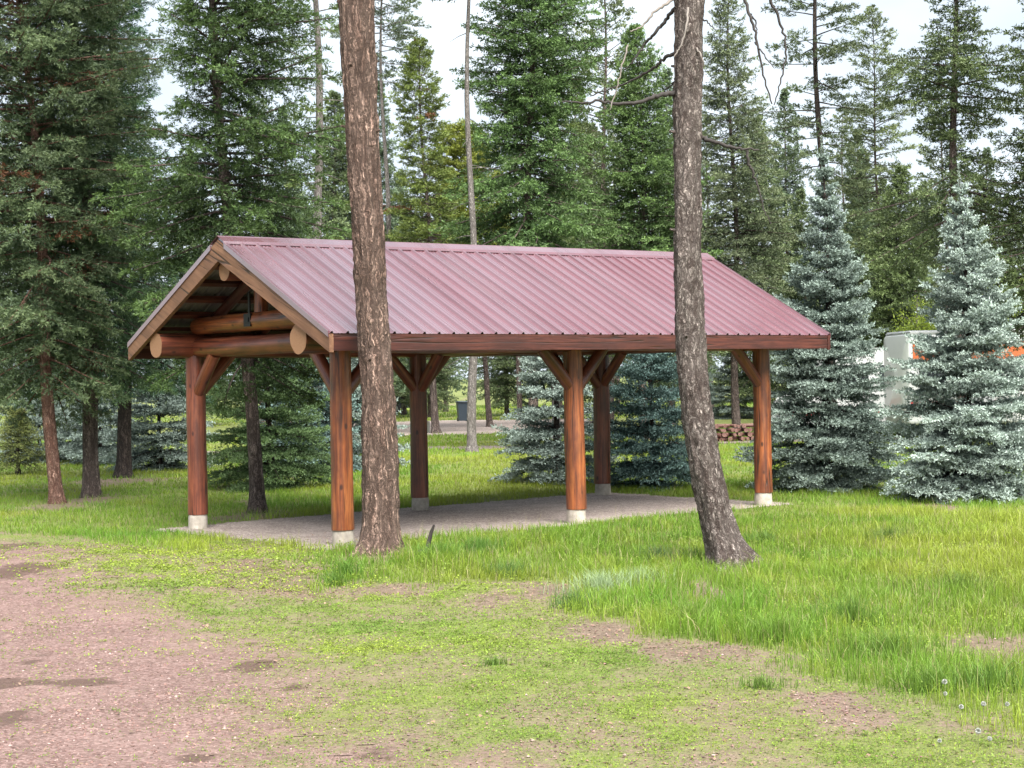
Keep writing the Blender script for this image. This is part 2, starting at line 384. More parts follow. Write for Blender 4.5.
def ground_mat(name, gravel_a, gravel_b):
    n = NT(name); g = n.coord(); a = n.attr('Col', 'Color'); s = n.n('ShaderNodeSeparateColor'); n.inp(s.inputs[0], a)
    fine = n.noise(g, 60, 4, .75); mid = n.noise(g, 7, 5, .7); big = n.noise(g, .6, 4, .6); st = n.voro(g, 55, 'F1'); stc = n.voro(g, 55, 'F1', 'Color')
    soil = n.ramp(fine, [(.3, (.06, .043, .03)), (.5, (.125, .092, .062)), (.7, (.22, .17, .125))])
    soil = n.mix(n.ramp(mid, [(.4, 0.), (.65, .6)]), soil, (.19, .145, .105))
    sc_ = n.n('ShaderNodeSeparateColor'); n.inp(sc_.inputs[0], stc)
    grv = n.ramp(sc_.outputs[0], [(.1, tuple(x * .62 for x in gravel_a)), (.45, gravel_a), (.75, gravel_b), (.95, tuple(min(1, x * 1.3) for x in gravel_b))])
    grv = n.mix(n.ramp(mid, [(.38, 0.), (.68, .55)]), grv, tuple(x * .66 for x in gravel_a))
    grv = n.mix(n.ramp(fine, [(.5, 0.), (.72, .5)]), grv, tuple(x * .55 for x in gravel_a))
    grv = n.mix(n.ramp(big, [(.45, 0.), (.65, .3)]), grv, tuple(min(1, x * 1.15) for x in gravel_b))
    c = n.mix(s.outputs[0], soil, grv)
    grass = n.ramp(n.noise(g, 38, 4, .75), [(.3, (.045, .065, .014)), (.5, (.105, .14, .028)), (.7, (.18, .205, .048))])
    grass = n.mix(n.ramp(big, [(.35, 0.), (.7, .5)]), grass, (.12, .13, .035))
    m2 = n.noise(g, 17, 5, .75); m3 = n.noise(n.mapv(g, (1, 1, 1), (9, 3, 0)), 2.6, 5, .7)
    gm = n.math('ADD', s.outputs[1], n.math('ADD', n.math('MULTIPLY', n.math('SUBTRACT', m2, .5), 1.5), n.math('MULTIPLY', n.math('SUBTRACT', m3, .5), 1.1)))
    c = n.mix(n.ramp(gm, [(.38, 0.), (.95, .92)]), c, grass)
    bare_ = n.math('SUBTRACT', 1.0, n.math('MULTIPLY', s.outputs[1], .85))
    c = n.mix(n.math('MULTIPLY', bare_, n.ramp(m3, [(.4, 0.), (.7, .5)])), c, n.mix(.5, c, (.06, .042, .03)))
    c = n.mix(n.math('MULTIPLY', bare_, n.ramp(m2, [(.48, 0.), (.66, .6)])), c, n.mix(.5, c, (.05, .036, .026)))
    dk = n.ramp(n.math('ADD', s.outputs[2], n.math('MULTIPLY', n.math('SUBTRACT', m2, .5), 1.1)), [(.3, 0.), (.72, 1.)])
    c = n.mix(n.math('MULTIPLY', dk, .88), c, n.ramp(fine, [(.35, (.035, .02, .015)), (.65, (.10, .06, .045))]))
    h = n.math('ADD', n.math('MULTIPLY', st, -.6), n.math('ADD', fine, mid))
    n.bsdf(c, n.ramp(dk, [(0., .92), (1., .6)]), n.bump(h, .7, .015), spec=.3); return n.m

M['ground'] = ground_mat('meadow_ground', (.15, .089, .078), (.205, .138, .124))
M['pad'] = ground_mat('grey_gravel', (.25, .20, .175), (.37, .315, .29))
mb = MB(); mb.add(np.column_stack([P, Z]), q=quads, c=gcol)
ground = mb.build('ground', M['ground']); tag(ground, 'green meadow ground with worn weedy gravel in front', 'ground', kind='structure')

def sheet(name, mask, mat, lift, gcols, label, cat):
    keep = mask[quads].max(1) > .5
    q = quads[keep]; used, inv = np.unique(q, return_inverse=True)
    mb = MB(); mb.add(np.column_stack([P[used], Z[used] + lift]), q=inv.reshape(-1, 4), c=gcols[used])
    return tag(mb.build(name, mat), label, cat, kind='structure')
sheet('gravel_road', np.where(np.abs(P[:, 0]) < 40, zn['road'], 0), M['ground'], .004, gcol, 'reddish gravel road with dark wet ruts', 'road')
padc = np.stack([np.ones(len(P)), np.zeros(len(P)), .25 * (fbm2(P[:, 0], P[:, 1], 2., 41) > .6)], 1)
sheet('gravel_floor', zn['pad'], M['pad'], .006, padc, 'grey gravel floor under the pavilion', 'gravel floor')
farc = np.stack([np.ones(len(P)), np.zeros(len(P)), np.zeros(len(P))], 1)
sheet('distant_road', np.where(np.abs(P[:, 0]) < 90, zn['far'], 0), M['pad'], .01, farc, 'pale gravel campground road beyond the meadow', 'road')
sheet('dirt_track', np.where(np.abs(P[:, 0]) < 40, zn['trk'], 0), M['pad'], .01, farc * V(1, 0, 0) + V(0, 0, .5), 'narrow grey dirt track across the meadow', 'track')

# ------------------------------------------------------------------ grass
rng = np.random.default_rng(5)
def blades(mb, P, h, w, c0, c1, seg=2, lean=.45):
    n = len(P); az = rng.uniform(0, 2 * np.pi, n); la = rng.uniform(0, 2 * np.pi, n)
    side = np.stack([np.cos(az), np.sin(az), np.zeros(n)], 1) * (w[:, None] / 2)
    ld = np.stack([np.cos(la), np.sin(la), np.zeros(n)], 1) * (np.abs(rng.normal(0, lean, n)) * h)[:, None]
    z = np.array([0, 0, 1.])
    b = np.column_stack([P, gz(P[:, 0], P[:, 1]) - .005])
    tip = b + ld + z * h[:, None] * .92
    if seg == 2:
        mid = b + ld * .3 + z * h[:, None] * .55
        v = np.stack([b - side, b + side, mid + side * .8, mid - side * .8, tip], 1).reshape(-1, 3)
        i = np.arange(n)[:, None] * 5
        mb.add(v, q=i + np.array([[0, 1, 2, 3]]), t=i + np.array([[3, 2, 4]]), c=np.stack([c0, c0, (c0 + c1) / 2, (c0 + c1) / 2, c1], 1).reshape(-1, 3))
    else:
        v = np.stack([b - side, b + side, tip], 1).reshape(-1, 3); i = np.arange(n)[:, None] * 3
        mb.add(v, t=i + np.array([[0, 1, 2]]), c=np.stack([c0, c0, c1], 1).reshape(-1, 3))

def scatter(y0, y1, dens, k=.46):
    n = int(dens * k * (y1 * y1 - y0 * y0))
    y = np.sqrt(rng.uniform(y0 * y0, y1 * y1, n)); x = y * rng.uniform(-k, k, n)
    return np.stack([x, y], 1)

def grass_color(P, n):
    a = fbm2(P[:, 0], P[:, 1], .55, 51); b = fbm2(P[:, 0], P[:, 1], 2.4, 52)
    base = np.outer(1 - a, V(.085, .20, .022)) + np.outer(a, V(.20, .29, .032))
    yel = np.maximum(sstep(.55, .72, b) * .7, sstep(.5, .66, fbm2(P[:, 0], P[:, 1], .35, 58)))[:, None]
    base = base * (1 - yel * .5) + V(.31, .32, .045) * yel * .5
    return base * (.72 + .55 * fbm2(P[:, 0], P[:, 1], .28, 57))[:, None] * rng.uniform(.7, 1.3, (n, 1))

tall = MB(); low = MB()
for (y0, y1, dl, w, seg) in [(8.4, 12, 1500, .0045, 2), (12, 17, 1500, .0055, 2), (17, 23, 1150, .007, 2), (23, 31, 700, .010, 1), (31, 46, 300, .017, 1), (46, 62, 90, .03, 1), (76, 120, 22, .06, 1)]:
    Q = scatter(y0, y1, dl); z = zones(Q)
    lg, lf = z['long'], z['left']
    clump = sstep(.25, .6, fbm2(Q[:, 0], Q[:, 1], 2.6, 61)); hmap = fbm2(Q[:, 0], Q[:, 1], 1.1, 62)
    ok = (1 - z['bare'] * .95) * (1 - z['far']) * (1 - z['trk'] * .85) * (1 - z['pad'] * .985)
    front = (1 - np.maximum(lg, lf)) * (1 - z['pad'])
    p = np.maximum(np.maximum(lg * (.38 + .62 * clump), lf * (.5 + .5 * clump) * .8), front * (.10 + .34 * sstep(.42, .62, fbm2(Q[:, 0], Q[:, 1], 1.6, 31)))) * ok * (1 - .93 * np.clip(z['road'] + z['red'], 0, 1))
    k = rng.uniform(0, 1, len(Q)) < p; Q = Q[k]; n = len(Q)
    nearness = sstep(30, 16, Q[:, 1]) if False else 1 - sstep(16, 32, Q[:, 1])
    hh = (.05 + .17 * hmap[k] ** 1.3 * (.45 + .55 * clump[k])) * lg[k] + (.04 + .09 * hmap[k]) * lf[k] * (1 - lg[k]) + .022
    hh = hh * (.75 + .35 * nearness) * rng.uniform(.5, 1.35, n)
    c = grass_color(Q, n)
    straw = (rng.uniform(0, 1, n) < .05)[:, None]; c = np.where(straw, V(.34, .29, .15) * rng.uniform(.6, 1.1, (n, 1)), c)
    st = np.where((rng.random(n) < .012) & (lg[k] > .6))[0]
    if len(st) and seg == 2:
        cs_ = V(.36, .32, .16) * rng.uniform(.6, 1.1, (len(st), 1)); blades(tall, Q[st], rng.uniform(.24, .40, len(st)), np.full(len(st), w * .55), cs_, cs_, 2, .25)
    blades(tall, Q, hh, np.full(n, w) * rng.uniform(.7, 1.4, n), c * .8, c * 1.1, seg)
# tufts of long blades: beside the trunks, along the worn edge, silver-green by the leaning trunk
for (px, py, r, cnt, h, cc) in [(345, 578, .2, 300, .26, (.09, .18, .025)), (335, 585, .16, 200, .18, (.09, .17, .025)), (600, 590, .3, 500, .24, (.26, .34, .18)), (640, 585, .22, 350, .22, (.24, .32, .16)),
        (575, 605, .2, 300, .2, (.09, .16, .04)), (510, 575, .2, 300, .22, (.10, .17, .04)), (660, 560, .25, 350, .22, (.11, .17, .06)), (440, 560, .3, 500, .24, (.10, .19, .03)), (480, 555, .3, 500, .24, (.09, .18, .03)),
        (690, 625, .25, 400, .24, (.12, .19, .03)), (780, 640, .25, 400, .24, (.12, .20, .03)), (885, 655, .3, 450, .26, (.11, .19, .03)), (850, 625, .25, 300, .3, (.10, .18, .03)), (990, 690, .3, 380, .25, (.10, .18, .03)), (930, 690, .2, 260, .22, (.11, .19, .03)),
        (765, 545, .2, 260, .25, (.09, .16, .03)), (695, 560, .12, 160, .22, (.09, .16, .03)), (760, 690, .15, 160, .12, (.10, .17, .03)), (495, 668, .1, 120, .09, (.10, .17, .03)), (890, 540, .4, 500, .24, (.12, .18, .04)), (960, 590, .4, 500, .22, (.11, .17, .03))]:
    c0 = G(px, py); a = rng.uniform(0, 2 * np.pi, cnt); rr_ = np.abs(rng.normal(0, r * .6, cnt))
    Q = np.stack([c0[0] + np.cos(a) * rr_ * 1.4, c0[1] + np.sin(a) * rr_], 1)
    c = np.array(cc) * rng.uniform(.7, 1.35, (cnt, 1))
    blades(tall, Q, h * rng.uniform(.5, 1.1, cnt), np.full(cnt, .0055), c * .8, c * 1.15, 2, .5)
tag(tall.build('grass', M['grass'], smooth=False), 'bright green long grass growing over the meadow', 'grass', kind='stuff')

def leaflets(mb, P, z, sz, c, tilt=.45):
    n = len(P); az = rng.uniform(0, 2 * np.pi, n)
    d = np.stack([np.cos(az), np.sin(az), rng.normal(0, tilt, n)], 1); d /= np.linalg.norm(d, axis=1)[:, None]
    s = np.stack([-np.sin(az), np.cos(az), rng.normal(0, .3, n)], 1)
    o = np.column_stack([P, gz(P[:, 0], P[:, 1]) + z]); L = sz[:, None]
    v = np.stack([o, o + d * L * .5 + s * L * .33, o + d * L, o + d * L * .5 - s * L * .33], 1).reshape(-1, 3)
    mb.add(v, q=np.arange(n * 4).reshape(-1, 4), c=np.repeat(c, 4, 0))
for (y0, y1, dl, s0) in [(8.2, 11.5, 760, .013), (11.5, 16, 600, .017), (16, 21, 380, .024)]:
    Q = scatter(y0, y1, dl); z = zones(Q)
    front = (1 - np.maximum(z['long'], z['left'] * .8)) * (1 - z['pad'])
    dn = sstep(.36, .6, fbm2(Q[:, 0], Q[:, 1], 1.6, 31)) * (.35 + .65 * sstep(.35, .6, fbm2(Q[:, 0], Q[:, 1], 6.5, 33)))
    dn = np.maximum(dn, .38)
    p = np.maximum(front * dn, .22 * z['long'] * (fbm2(Q[:, 0], Q[:, 1], 1.2, 36) > .5)) * (1 - z['bare']) * (1 - .92 * z['road']) * (1 - .85 * z['red']) * (1 - .55 * z['dry'])
    k = rng.uniform(0, 1, len(Q)) < p; Q = Q[k]; n = len(Q); m_ = 8
    rr_ = np.abs(rng.normal(0, .05, (n, m_))); a = rng.uniform(0, 2 * np.pi, (n, m_))
    PP = np.stack([Q[:, :1] + np.cos(a) * rr_, Q[:, 1:] + np.sin(a) * rr_], -1).reshape(-1, 2)
    cv = fbm2(Q[:, 0], Q[:, 1], .8, 35)[:, None]
    c = (1 - cv) * V(.085, .165, .024) + cv * V(.25, .30, .04); c = c * rng.uniform(.65, 1.35, (n, 1))
    c = np.repeat(c, m_, 0) * rng.uniform(.75, 1.25, (n * m_, 1)); up_ = np.repeat(1 + 2.2 * z['long'][k], m_)
    leaflets(low, PP, rng.uniform(.003, .03, n * m_) * up_, s0 * rng.uniform(.6, 1.4, n * m_), c)
tag(low.build('low_weeds', M['grass'], smooth=False), 'low yellow green weeds creeping over the worn gravel', 'weeds', kind='stuff')
# needle and leaf litter
lit = MB(); Q = scatter(8.2, 22, 420); z = zones(Q); front = (1 - z['long']) * (1 - z['left'] * .7)
k = rng.uniform(0, 1, len(Q)) < (front * (.22 + .78 * z['dry']) + .12 * z['pad']) * (1 - .7 * z['road']) + z['bare'] * .5; Q = Q[k]; n = len(Q)
c = V(.17, .105, .075) * rng.uniform(.4, 1.7, (n, 1)) + V(.05, .05, .04) * rng.uniform(0, 1.4, (n, 1))
leaflets(lit, Q, rng.uniform(.003, .012, n), rng.uniform(.012, .04, n), c, .2)
tag(lit.build('leaf_litter', M['leaf'], smooth=False), 'brown needles and leaf litter scattered on the worn ground', 'litter', kind='stuff')

# loose stones on the road and the worn ground
stn = MB(); Q = np.concatenate([scatter(8.2, 11, 620), scatter(11, 15, 300), scatter(15, 22, 60)]); z = zones(Q)
k = rng.uniform(0, 1, len(Q)) < np.clip(z['road'] + z['red'] * .8 + .12 * (1 - z['long']) * (1 - z['left']) + .5 * z['bare'], 0, 1) * (1 - z['pad']) * (1 - z['wet']) * (.4 + .6 * fbm2(Q[:, 0], Q[:, 1], 1.3, 71)); Q = Q[k]; n = len(Q)
sz = np.minimum(rng.gamma(2., .0018, (n, 1, 1)) + .0025, .012); oc = np.array([[1, 0, 0], [0, 1, 0], [-1, 0, 0], [0, -1, 0], [0, 0, .75], [0, 0, -.6]], float)
a = rng.uniform(0, 6.28, n); rot = np.zeros((n, 3, 3)); rot[:, 0, 0] = np.cos(a); rot[:, 0, 1] = -np.sin(a); rot[:, 1, 0] = np.sin(a); rot[:, 1, 1] = np.cos(a); rot[:, 2, 2] = 1
v = np.einsum('nij,nkj->nki', rot, oc[None] * rng.uniform(.65, 1.35, (n, 6, 3))) * sz + np.column_stack([Q, gz(Q[:, 0], Q[:, 1]) + .006])[:, None]
t = np.array([[0, 1, 4], [1, 2, 4], [2, 3, 4], [3, 0, 4], [1, 0, 5], [2, 1, 5], [3, 2, 5], [0, 3, 5]])
c = np.where(rng.random((n, 1)) < .3, V(.23, .165, .15), V(.16, .095, .082)) * rng.uniform(.5, 1.35, (n, 1))
stn.add(v.reshape(-1, 3), t=(np.arange(n)[:, None, None] * 6 + t).reshape(-1, 3), c=np.repeat(c, 6, 0))
M['stone'] = NT('loose_stone'); M['stone'].bsdf(M['stone'].attr('Col', 'Color'), .85, spec=.3); M['stone'] = M['stone'].m
tag(stn.build('gravel', M['stone'], smooth=False), 'loose small reddish stones lying on the gravel road', 'gravel', kind='stuff')

# ------------------------------------------------------------------ conifers
def unit(a): return a / (np.linalg.norm(a, axis=-1, keepdims=True) + 1e-9)

def crown_axes(rg, h, cb, Rm, prof, nb, e0, e1, droop, step, twl, ang=55, sub=0, pathf=None, inner=.15, twdrop=0., whorl=0, missing=0., wob=.15, sector=None, tvar=.16, texp=.92, thin=0.):
    """branches of a conifer -> (axes arrays, branch polylines)"""
    O = []; D = []; Ls = []; T = []; BI = []; lines = []
    for i in range(nb):
        t = ((i + .5) / nb) ** texp
        if whorl: t = (round(t * whorl) + rg.normal(0, .12)) / whorl
        t = min(max(t, 0.), .995)
        if rg.random() < missing or rg.random() < (t - .62) * thin: continue
        z = cb + (h - cb) * t; az = i * 2.39996 + rg.normal(0, .35)
        ln = Rm * prof(t) * rg.uniform(.72, 1.15)
        if sector is not None: ln *= sector(az, t)
        if ln < .1: continue
        el = R(e0 + (e1 - e0) * t + rg.normal(0, 6)); dr = droop * (1 - t) * rg.uniform(.6, 1.4)
        o = V(0, 0, z); 
        if pathf is not None: o[:2] += pathf(z)
        hd = V(math.cos(az), math.sin(az), 0); sd = V(-hd[1], hd[0], 0); wb = rg.normal(0, wob)
        f = lambda s: o + np.outer(s * ln * math.cos(el), hd) + np.outer(wb * ln * s * s, sd) + np.outer(ln * (math.sin(el) * s - dr * s * s + dr * .55 * s ** 3), V(0, 0, 1))
        ss = np.linspace(0, 1, 6); lines.append((f(ss), max(.006, .012 * ln + .004)))
        n = max(4, int(ln / step)); s = np.clip(np.linspace(inner, 1, n) + rg.normal(0, .25 / n, n), inner * .8, 1)
        p = f(s); tg = unit(f(s + .02) - p)
        side = unit(np.cross(tg, V(0, 0, 1))); sg = np.where(np.arange(n) % 2, 1., -1.)[:, None]
        a = np.radians(ang + rg.normal(0, 10, n))[:, None]
        d = unit(tg * np.cos(a) + side * sg * np.sin(a) + np.outer(rg.normal(-twdrop, tvar, n), V(0, 0, 1)))
        l = np.minimum(twl, (.55 * ln * (1 - s) + .10 + .12 * min(1, ln)) * rg.uniform(.65, 1.2, n)) * min(1., .35 + ln * .9)
        O += [p, p[-1:], f(np.array([.72]))]; D += [d, tg[-1:], tg[-1:]]; Ls += [l, [min(.25, ln * .3)], [ln * .3]]; T += [s, [1.], [.9]]; BI += [np.full(n + 2, i)]
    O = np.concatenate(O); D = np.concatenate(D); Ls = np.concatenate(Ls); T = np.concatenate(T); BI = np.concatenate(BI)
    if sub:
        n = len(O); u = rg.uniform(.2, .95, (n, sub)); side = unit(np.cross(D, V(0, 0, 1)) + 1e-6)
        sg = np.where(np.arange(sub) % 2, 1., -1.)[None, :, None]
        a = np.radians(48 + rg.normal(0, 10, (n, sub)))[..., None]
        d = unit(D[:, None] * np.cos(a) + side[:, None] * sg * np.sin(a) + rg.normal(0, tvar, (n, sub, 1)) * V(0, 0, 1))
        l = Ls[:, None] * (1 - u) * .55 + .045
        o = O[:, None] + D[:, None] * (u * Ls[:, None])[..., None]
        O = np.concatenate([O, o.reshape(-1, 3)]); D = np.concatenate([D, d.reshape(-1, 3)]); Ls = np.concatenate([Ls, l.ravel()])
        T = np.concatenate([T, np.clip(np.repeat(T, sub) + .1, 0, 1)]); BI = np.concatenate([BI, np.repeat(BI, sub)])
    return (O, D, Ls, T, BI), lines

def needles(mb, rg, axes, per_m, nl, nw, cin, ctip, spread=(28, 62), upb=.0, dead=0., deadc=(.16, .07, .035), brv=.25, tuft=0.):
    O, D, Ls, T, BI = axes
    cnt = np.maximum(3, (Ls * per_m).astype(int)); ix = np.repeat(np.arange(len(O)), cnt); n = len(ix)
    u = rg.uniform(0, 1, n)
    if tuft: u = 1 - (1 - u) * (1 - tuft)
    o = O[ix] + D[ix] * (u * Ls[ix])[:, None]; o[:, 2] -= .12 * Ls[ix] * u * u
    pr = rg.normal(0, 1, (n, 3)); pr[:, 2] += upb; pr = unit(pr - D[ix] * (pr * D[ix]).sum(1, keepdims=True))
    th = np.radians(rg.uniform(spread[0], spread[1], n))[:, None]
    d = unit(D[ix] * np.cos(th) + pr * np.sin(th)); L = (nl * rg.uniform(.65, 1.3, n))[:, None]
    w = unit(np.cross(d, rg.normal(0, 1, (n, 3)))) * (nw * rg.uniform(.75, 1.3, n) / 2)[:, None]
    v = np.stack([o, o + d * L * .45 + w, o + d * L, o + d * L * .45 - w], 1).reshape(-1, 3)
    nbm = int(BI.max()) + 1; bv = rg.uniform(1 - brv, 1 + brv, nbm); dd = rg.random(nbm) < dead
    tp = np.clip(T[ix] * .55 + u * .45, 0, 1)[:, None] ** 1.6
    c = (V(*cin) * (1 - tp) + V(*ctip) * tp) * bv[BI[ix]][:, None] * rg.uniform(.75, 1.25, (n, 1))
    c = np.where(dd[BI[ix]][:, None], V(*deadc) * rg.uniform(.6, 1.3, (n, 1)), c)
    mb.add(v, q=np.arange(n * 4).reshape(-1, 4), c=np.repeat(c, 4, 0))

def limb_tubes(mb, lines):
    for p, r in lines: tube(mb, p, np.linspace(r, r * .3, len(p)), 4, cap=False)

def trunk_fn(mb, h, r0, pathf=None, sides=12, rings=24, top=.12, flare=.5, seed=0, rough=.06):
    z = np.concatenate([[-.25, 0, .06, .14, .25, .4, .6], np.linspace(.9, h, rings)])
    r = r0 * (1 - (1 - top) * np.clip(z / h, 0, 1) ** .9) * (1 + flare * np.exp(-np.clip(z, 0, 9) / .16))
    pts = np.stack([np.zeros_like(z), np.zeros_like(z), z], 1)
    if pathf is not None: pts[:, :2] += np.array([pathf(a) for a in z])
    def disp(th, L, rad):
        a = np.stack([np.cos(th) * 1.6, np.sin(th) * 1.6, np.full(len(th), L * .9)], 1)
        b = np.stack([np.cos(th) * 5, np.sin(th) * 5, np.full(len(th), L * 3.)], 1)
        lobes = .35 * flare * np.exp(-max(L - .25, 0) / .2) * np.cos(th * 5 + seed)
        return rad * (rough * 2 * (vnoise(a, seed) - .5) + rough * 2.2 * (vnoise(b, seed + 1) - .5) + lobes * .6)
    tube(mb, pts, r, sides, disp, gs=seed * 3.7)

def make_tree(name, label, base, h, cb, Rm, kind, bark, r0, group=None, seed=1, lean=(0, 0), cin=None, ctip=None, dens=1., prof=None, **kw):
    """one tree: trunk (with limbs) and crown under an Empty at its base"""
    rg = np.random.default_rng(seed)
    root = empty(name, (base[0], base[1], float(gz(np.array([base[0]]), np.array([base[1]]))[0]) if base[1] < 60 else 0.)); tag(root, label, 'tree', group)
    pathf = lambda z: V(lean[0] * z / h + .10 * math.sin(z * .55 + seed) * min(1, z / 3), lean[1] * z / h)
    tb = MB(); trunk_fn(tb, h * .985, r0, pathf, 14, 26, .10 if kind != 'spruce' else .06, .35 if kind == 'spruce' else .5, seed)
    cr = MB()
    K = dict(dead=0.); K.update(kw)
    if kind == 'spruce':
        pf = prof or (lambda t: (1 - t) ** 1.0 * (.55 + .45 * min(1, (t + .03) / .12)) + .02)
        ax, ln = crown_axes(rg, h, cb, Rm, pf, int(260 * dens * max(1, h / 4.5)), -8, 60, .28, .075, .5, 50, 4 if dens > .8 else 3, pathf, .14, .02, whorl=int(h * 3.3), wob=.08, texp=1.15, thin=1.7)
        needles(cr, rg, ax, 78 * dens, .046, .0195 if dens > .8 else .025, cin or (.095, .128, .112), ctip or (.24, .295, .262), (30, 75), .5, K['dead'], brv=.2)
        # the leader
        L = .75; needles(cr, rg, (np.array([[*pathf(h), h - L * .9]]), V(0, 0, 1)[None], np.array([L * 1.25]), np.ones(1), np.zeros(1, int)), 320, .035, .01, ctip or (.2, .28, .26), ctip or (.2, .28, .26), (35, 75))
    elif kind == 'fir':
        pf = prof or (lambda t: (1 - t) ** .75 * (.7 + .3 * min(1, (t + .02) / .2)) + .04)
        ax, ln = crown_axes(rg, h, cb, Rm, pf, int(230 * dens), -14, 45, .38, .11, .65, 52, 3, pathf, .12, .22, tvar=.34, missing=K.get('missing', .05), wob=.18, sector=K.get('sector'))
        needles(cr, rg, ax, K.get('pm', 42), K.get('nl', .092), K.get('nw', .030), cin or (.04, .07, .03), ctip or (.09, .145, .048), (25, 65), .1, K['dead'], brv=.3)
    else:   # open pine: upswept branches ending in tufts
        pf = prof or (lambda t: (.55 + .45 * min(1, t / .35)) * (1 - t) ** .55 + .05)
        ax, ln = crown_axes(rg, h, cb, Rm, pf, int(130 * dens), -12, 42, .10, .13, .55, 48, 3, pathf, .28, -.10, tvar=.3, missing=K.get('missing', .15), wob=.25, sector=K.get('sector'))
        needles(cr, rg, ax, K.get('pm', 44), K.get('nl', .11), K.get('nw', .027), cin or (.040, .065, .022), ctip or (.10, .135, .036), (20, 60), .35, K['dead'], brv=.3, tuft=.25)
    limb_tubes(tb, ln)
    if K.get('snags'):
        for i in range(K['snags']):
            z = rg.uniform(1.5, max(cb, 3) + .3); az = rg.uniform(0, 6.28); l = rg.uniform(.25, 1.); o = V(*pathf(z), z); d = V(math.cos(az), math.sin(az), rg.uniform(-.5, .15))
            tube(tb, [o, o + d * l * .5, o + d * l + V(0, 0, -.1 * l)], [.014, .010, .004], 4, cap=False)
    tb.build('trunk', M[bark], root)
    cr.build('crown', M['bluen' if K.get('blue') else 'needle'], root, smooth=False)
    return root

def lean_to(b, px, py, h):        # sideways lean that carries the trunk through a pixel
    p = at(px, py, b[1]); return ((p[0] - b[0]) / max(p[2], .1) * h, 0.)

# --- the two near trunks in front of the pavilion
def near_trunk(name, label, stations, depth, bark, h, r_top, seed, crown_base, crown_r):
    base = at(stations[-1][0], stations[-1][1], depth); root = empty(name, (base[0], base[1], 0.)); tag(root, label, 'tree')
    S = sorted([(at(x, y, depth)[2], at(x, y, depth)[0] - base[0], w * depth / F / 2) for x, y, w in stations])
    zz = np.array([a[0] for a in S]); xx = np.array([a[1] for a in S]); rr = np.array([a[2] for a in S])
    zz[0] = 0.
    sl = (xx[-1] - xx[-2]) / (zz[-1] - zz[-2])
    zt = np.concatenate([zz, [h * .75, h]]); xt = np.concatenate([xx, [xx[-1] + sl * .4 * (h * .75 - zz[-1]), xx[-1] + sl * .4 * (h - zz[-1])]]); rt = np.concatenate([rr, [rr[-1] * .6, r_top]])
    z = np.concatenate([[-.25], np.linspace(0, zz[-1] + .4, 210), np.linspace(zz[-1] + .6, h, 30)])
    x = np.interp(z, zt, xt); k = np.ones(13) / 13; xs_ = np.convolve(np.pad(x, 6, 'edge'), k, 'valid'); r = np.convolve(np.pad(np.interp(z, zt, rt), 4, 'edge'), np.ones(9) / 9, 'valid')
    r = r * (1 + .55 * np.exp(-np.clip(z, 0, 9) / .14))
    pathf = lambda q: V(np.interp(q, z, xs_), .03 * math.sin(q * .7))
    def disp(th, L, rad):
        c_, s_ = np.cos(th), np.sin(th)
        a = np.stack([c_ * 1.5, s_ * 1.5, np.full(len(th), L * 1.1)], 1); b = np.stack([c_ * rad * 34, s_ * rad * 34, np.full(len(th), L * 4.5)], 1)
        e = np.stack([c_ * rad * 60, s_ * rad * 60, np.full(len(th), L * 22)], 1)
        lob = np.exp(-max(L - .25, 0) / .16) * (.24 * np.cos(th * 4 + seed) + .14 * np.cos(th * 7 + seed * 2))
        return rad * (.10 * (vnoise(a, seed) - .5) + lob) + .040 * (vnoise(b, seed + 1) - .5) + .020 * (vnoise(e, seed + 2) - .5)
    tb = MB(); tube(tb, np.stack([xs_, .03 * np.sin(z * .7), z], 1), r, 56, disp, gs=seed)
    rg = np.random.default_rng(seed); cr = MB()
    ax, ln = crown_axes(rg, h, crown_base, crown_r, lambda t: (.5 + .5 * min(1, t / .3)) * (1 - t) ** .6 + .05, 60, -8, 40, .1, .16, .5, 48, 2, pathf, .35, -.1, missing=.2)
    needles(cr, rg, ax, 36, .10, .02, (.04, .065, .022), (.10, .135, .036), (20, 60), .3, tuft=.25)
    limb_tubes(tb, ln)
    for i in range(9):      # broken stubs
        q = rg.uniform(1.2, zz[-1]); az = rg.uniform(0, 6.28); d = V(math.cos(az), math.sin(az), .25); o = V(*pathf(q), q) + d * np.interp(q, z, r) * .8
        tube(tb, [o, o + d * rg.uniform(.05, .09)], [.022, .013], 6)
    tb.build('trunk', M[bark], root); cr.build('crown', M['needle'], root, smooth=False)
    return root, pathf

tree_a, pf_a = near_trunk('pine_tree', 'thick straight pine trunk with deeply furrowed bark close before the front corner post', [(356.5, 0, 35), (362, 130, 33), (371, 290, 31), (378.5, 400, 33), (380.5, 480, 36), (381, 530, 37), (380, 553, 39)], 19.3, 'bark1', 17, .05, 3, 8.2, 1.5)
tree_b, pf_b = near_trunk('pine_tree', 'bent grey flecked pine trunk curving out at its foot, with bare dead branches', [(689, 0, 28), (687.5, 120, 27), (688, 250, 27), (691, 350, 29), (698, 420, 30), (708, 480, 31), (716, 515, 32), (725, 550, 35), (731, 566, 38)], 17.5, 'bark2', 15, .05, 8, 8.6, 1.6)

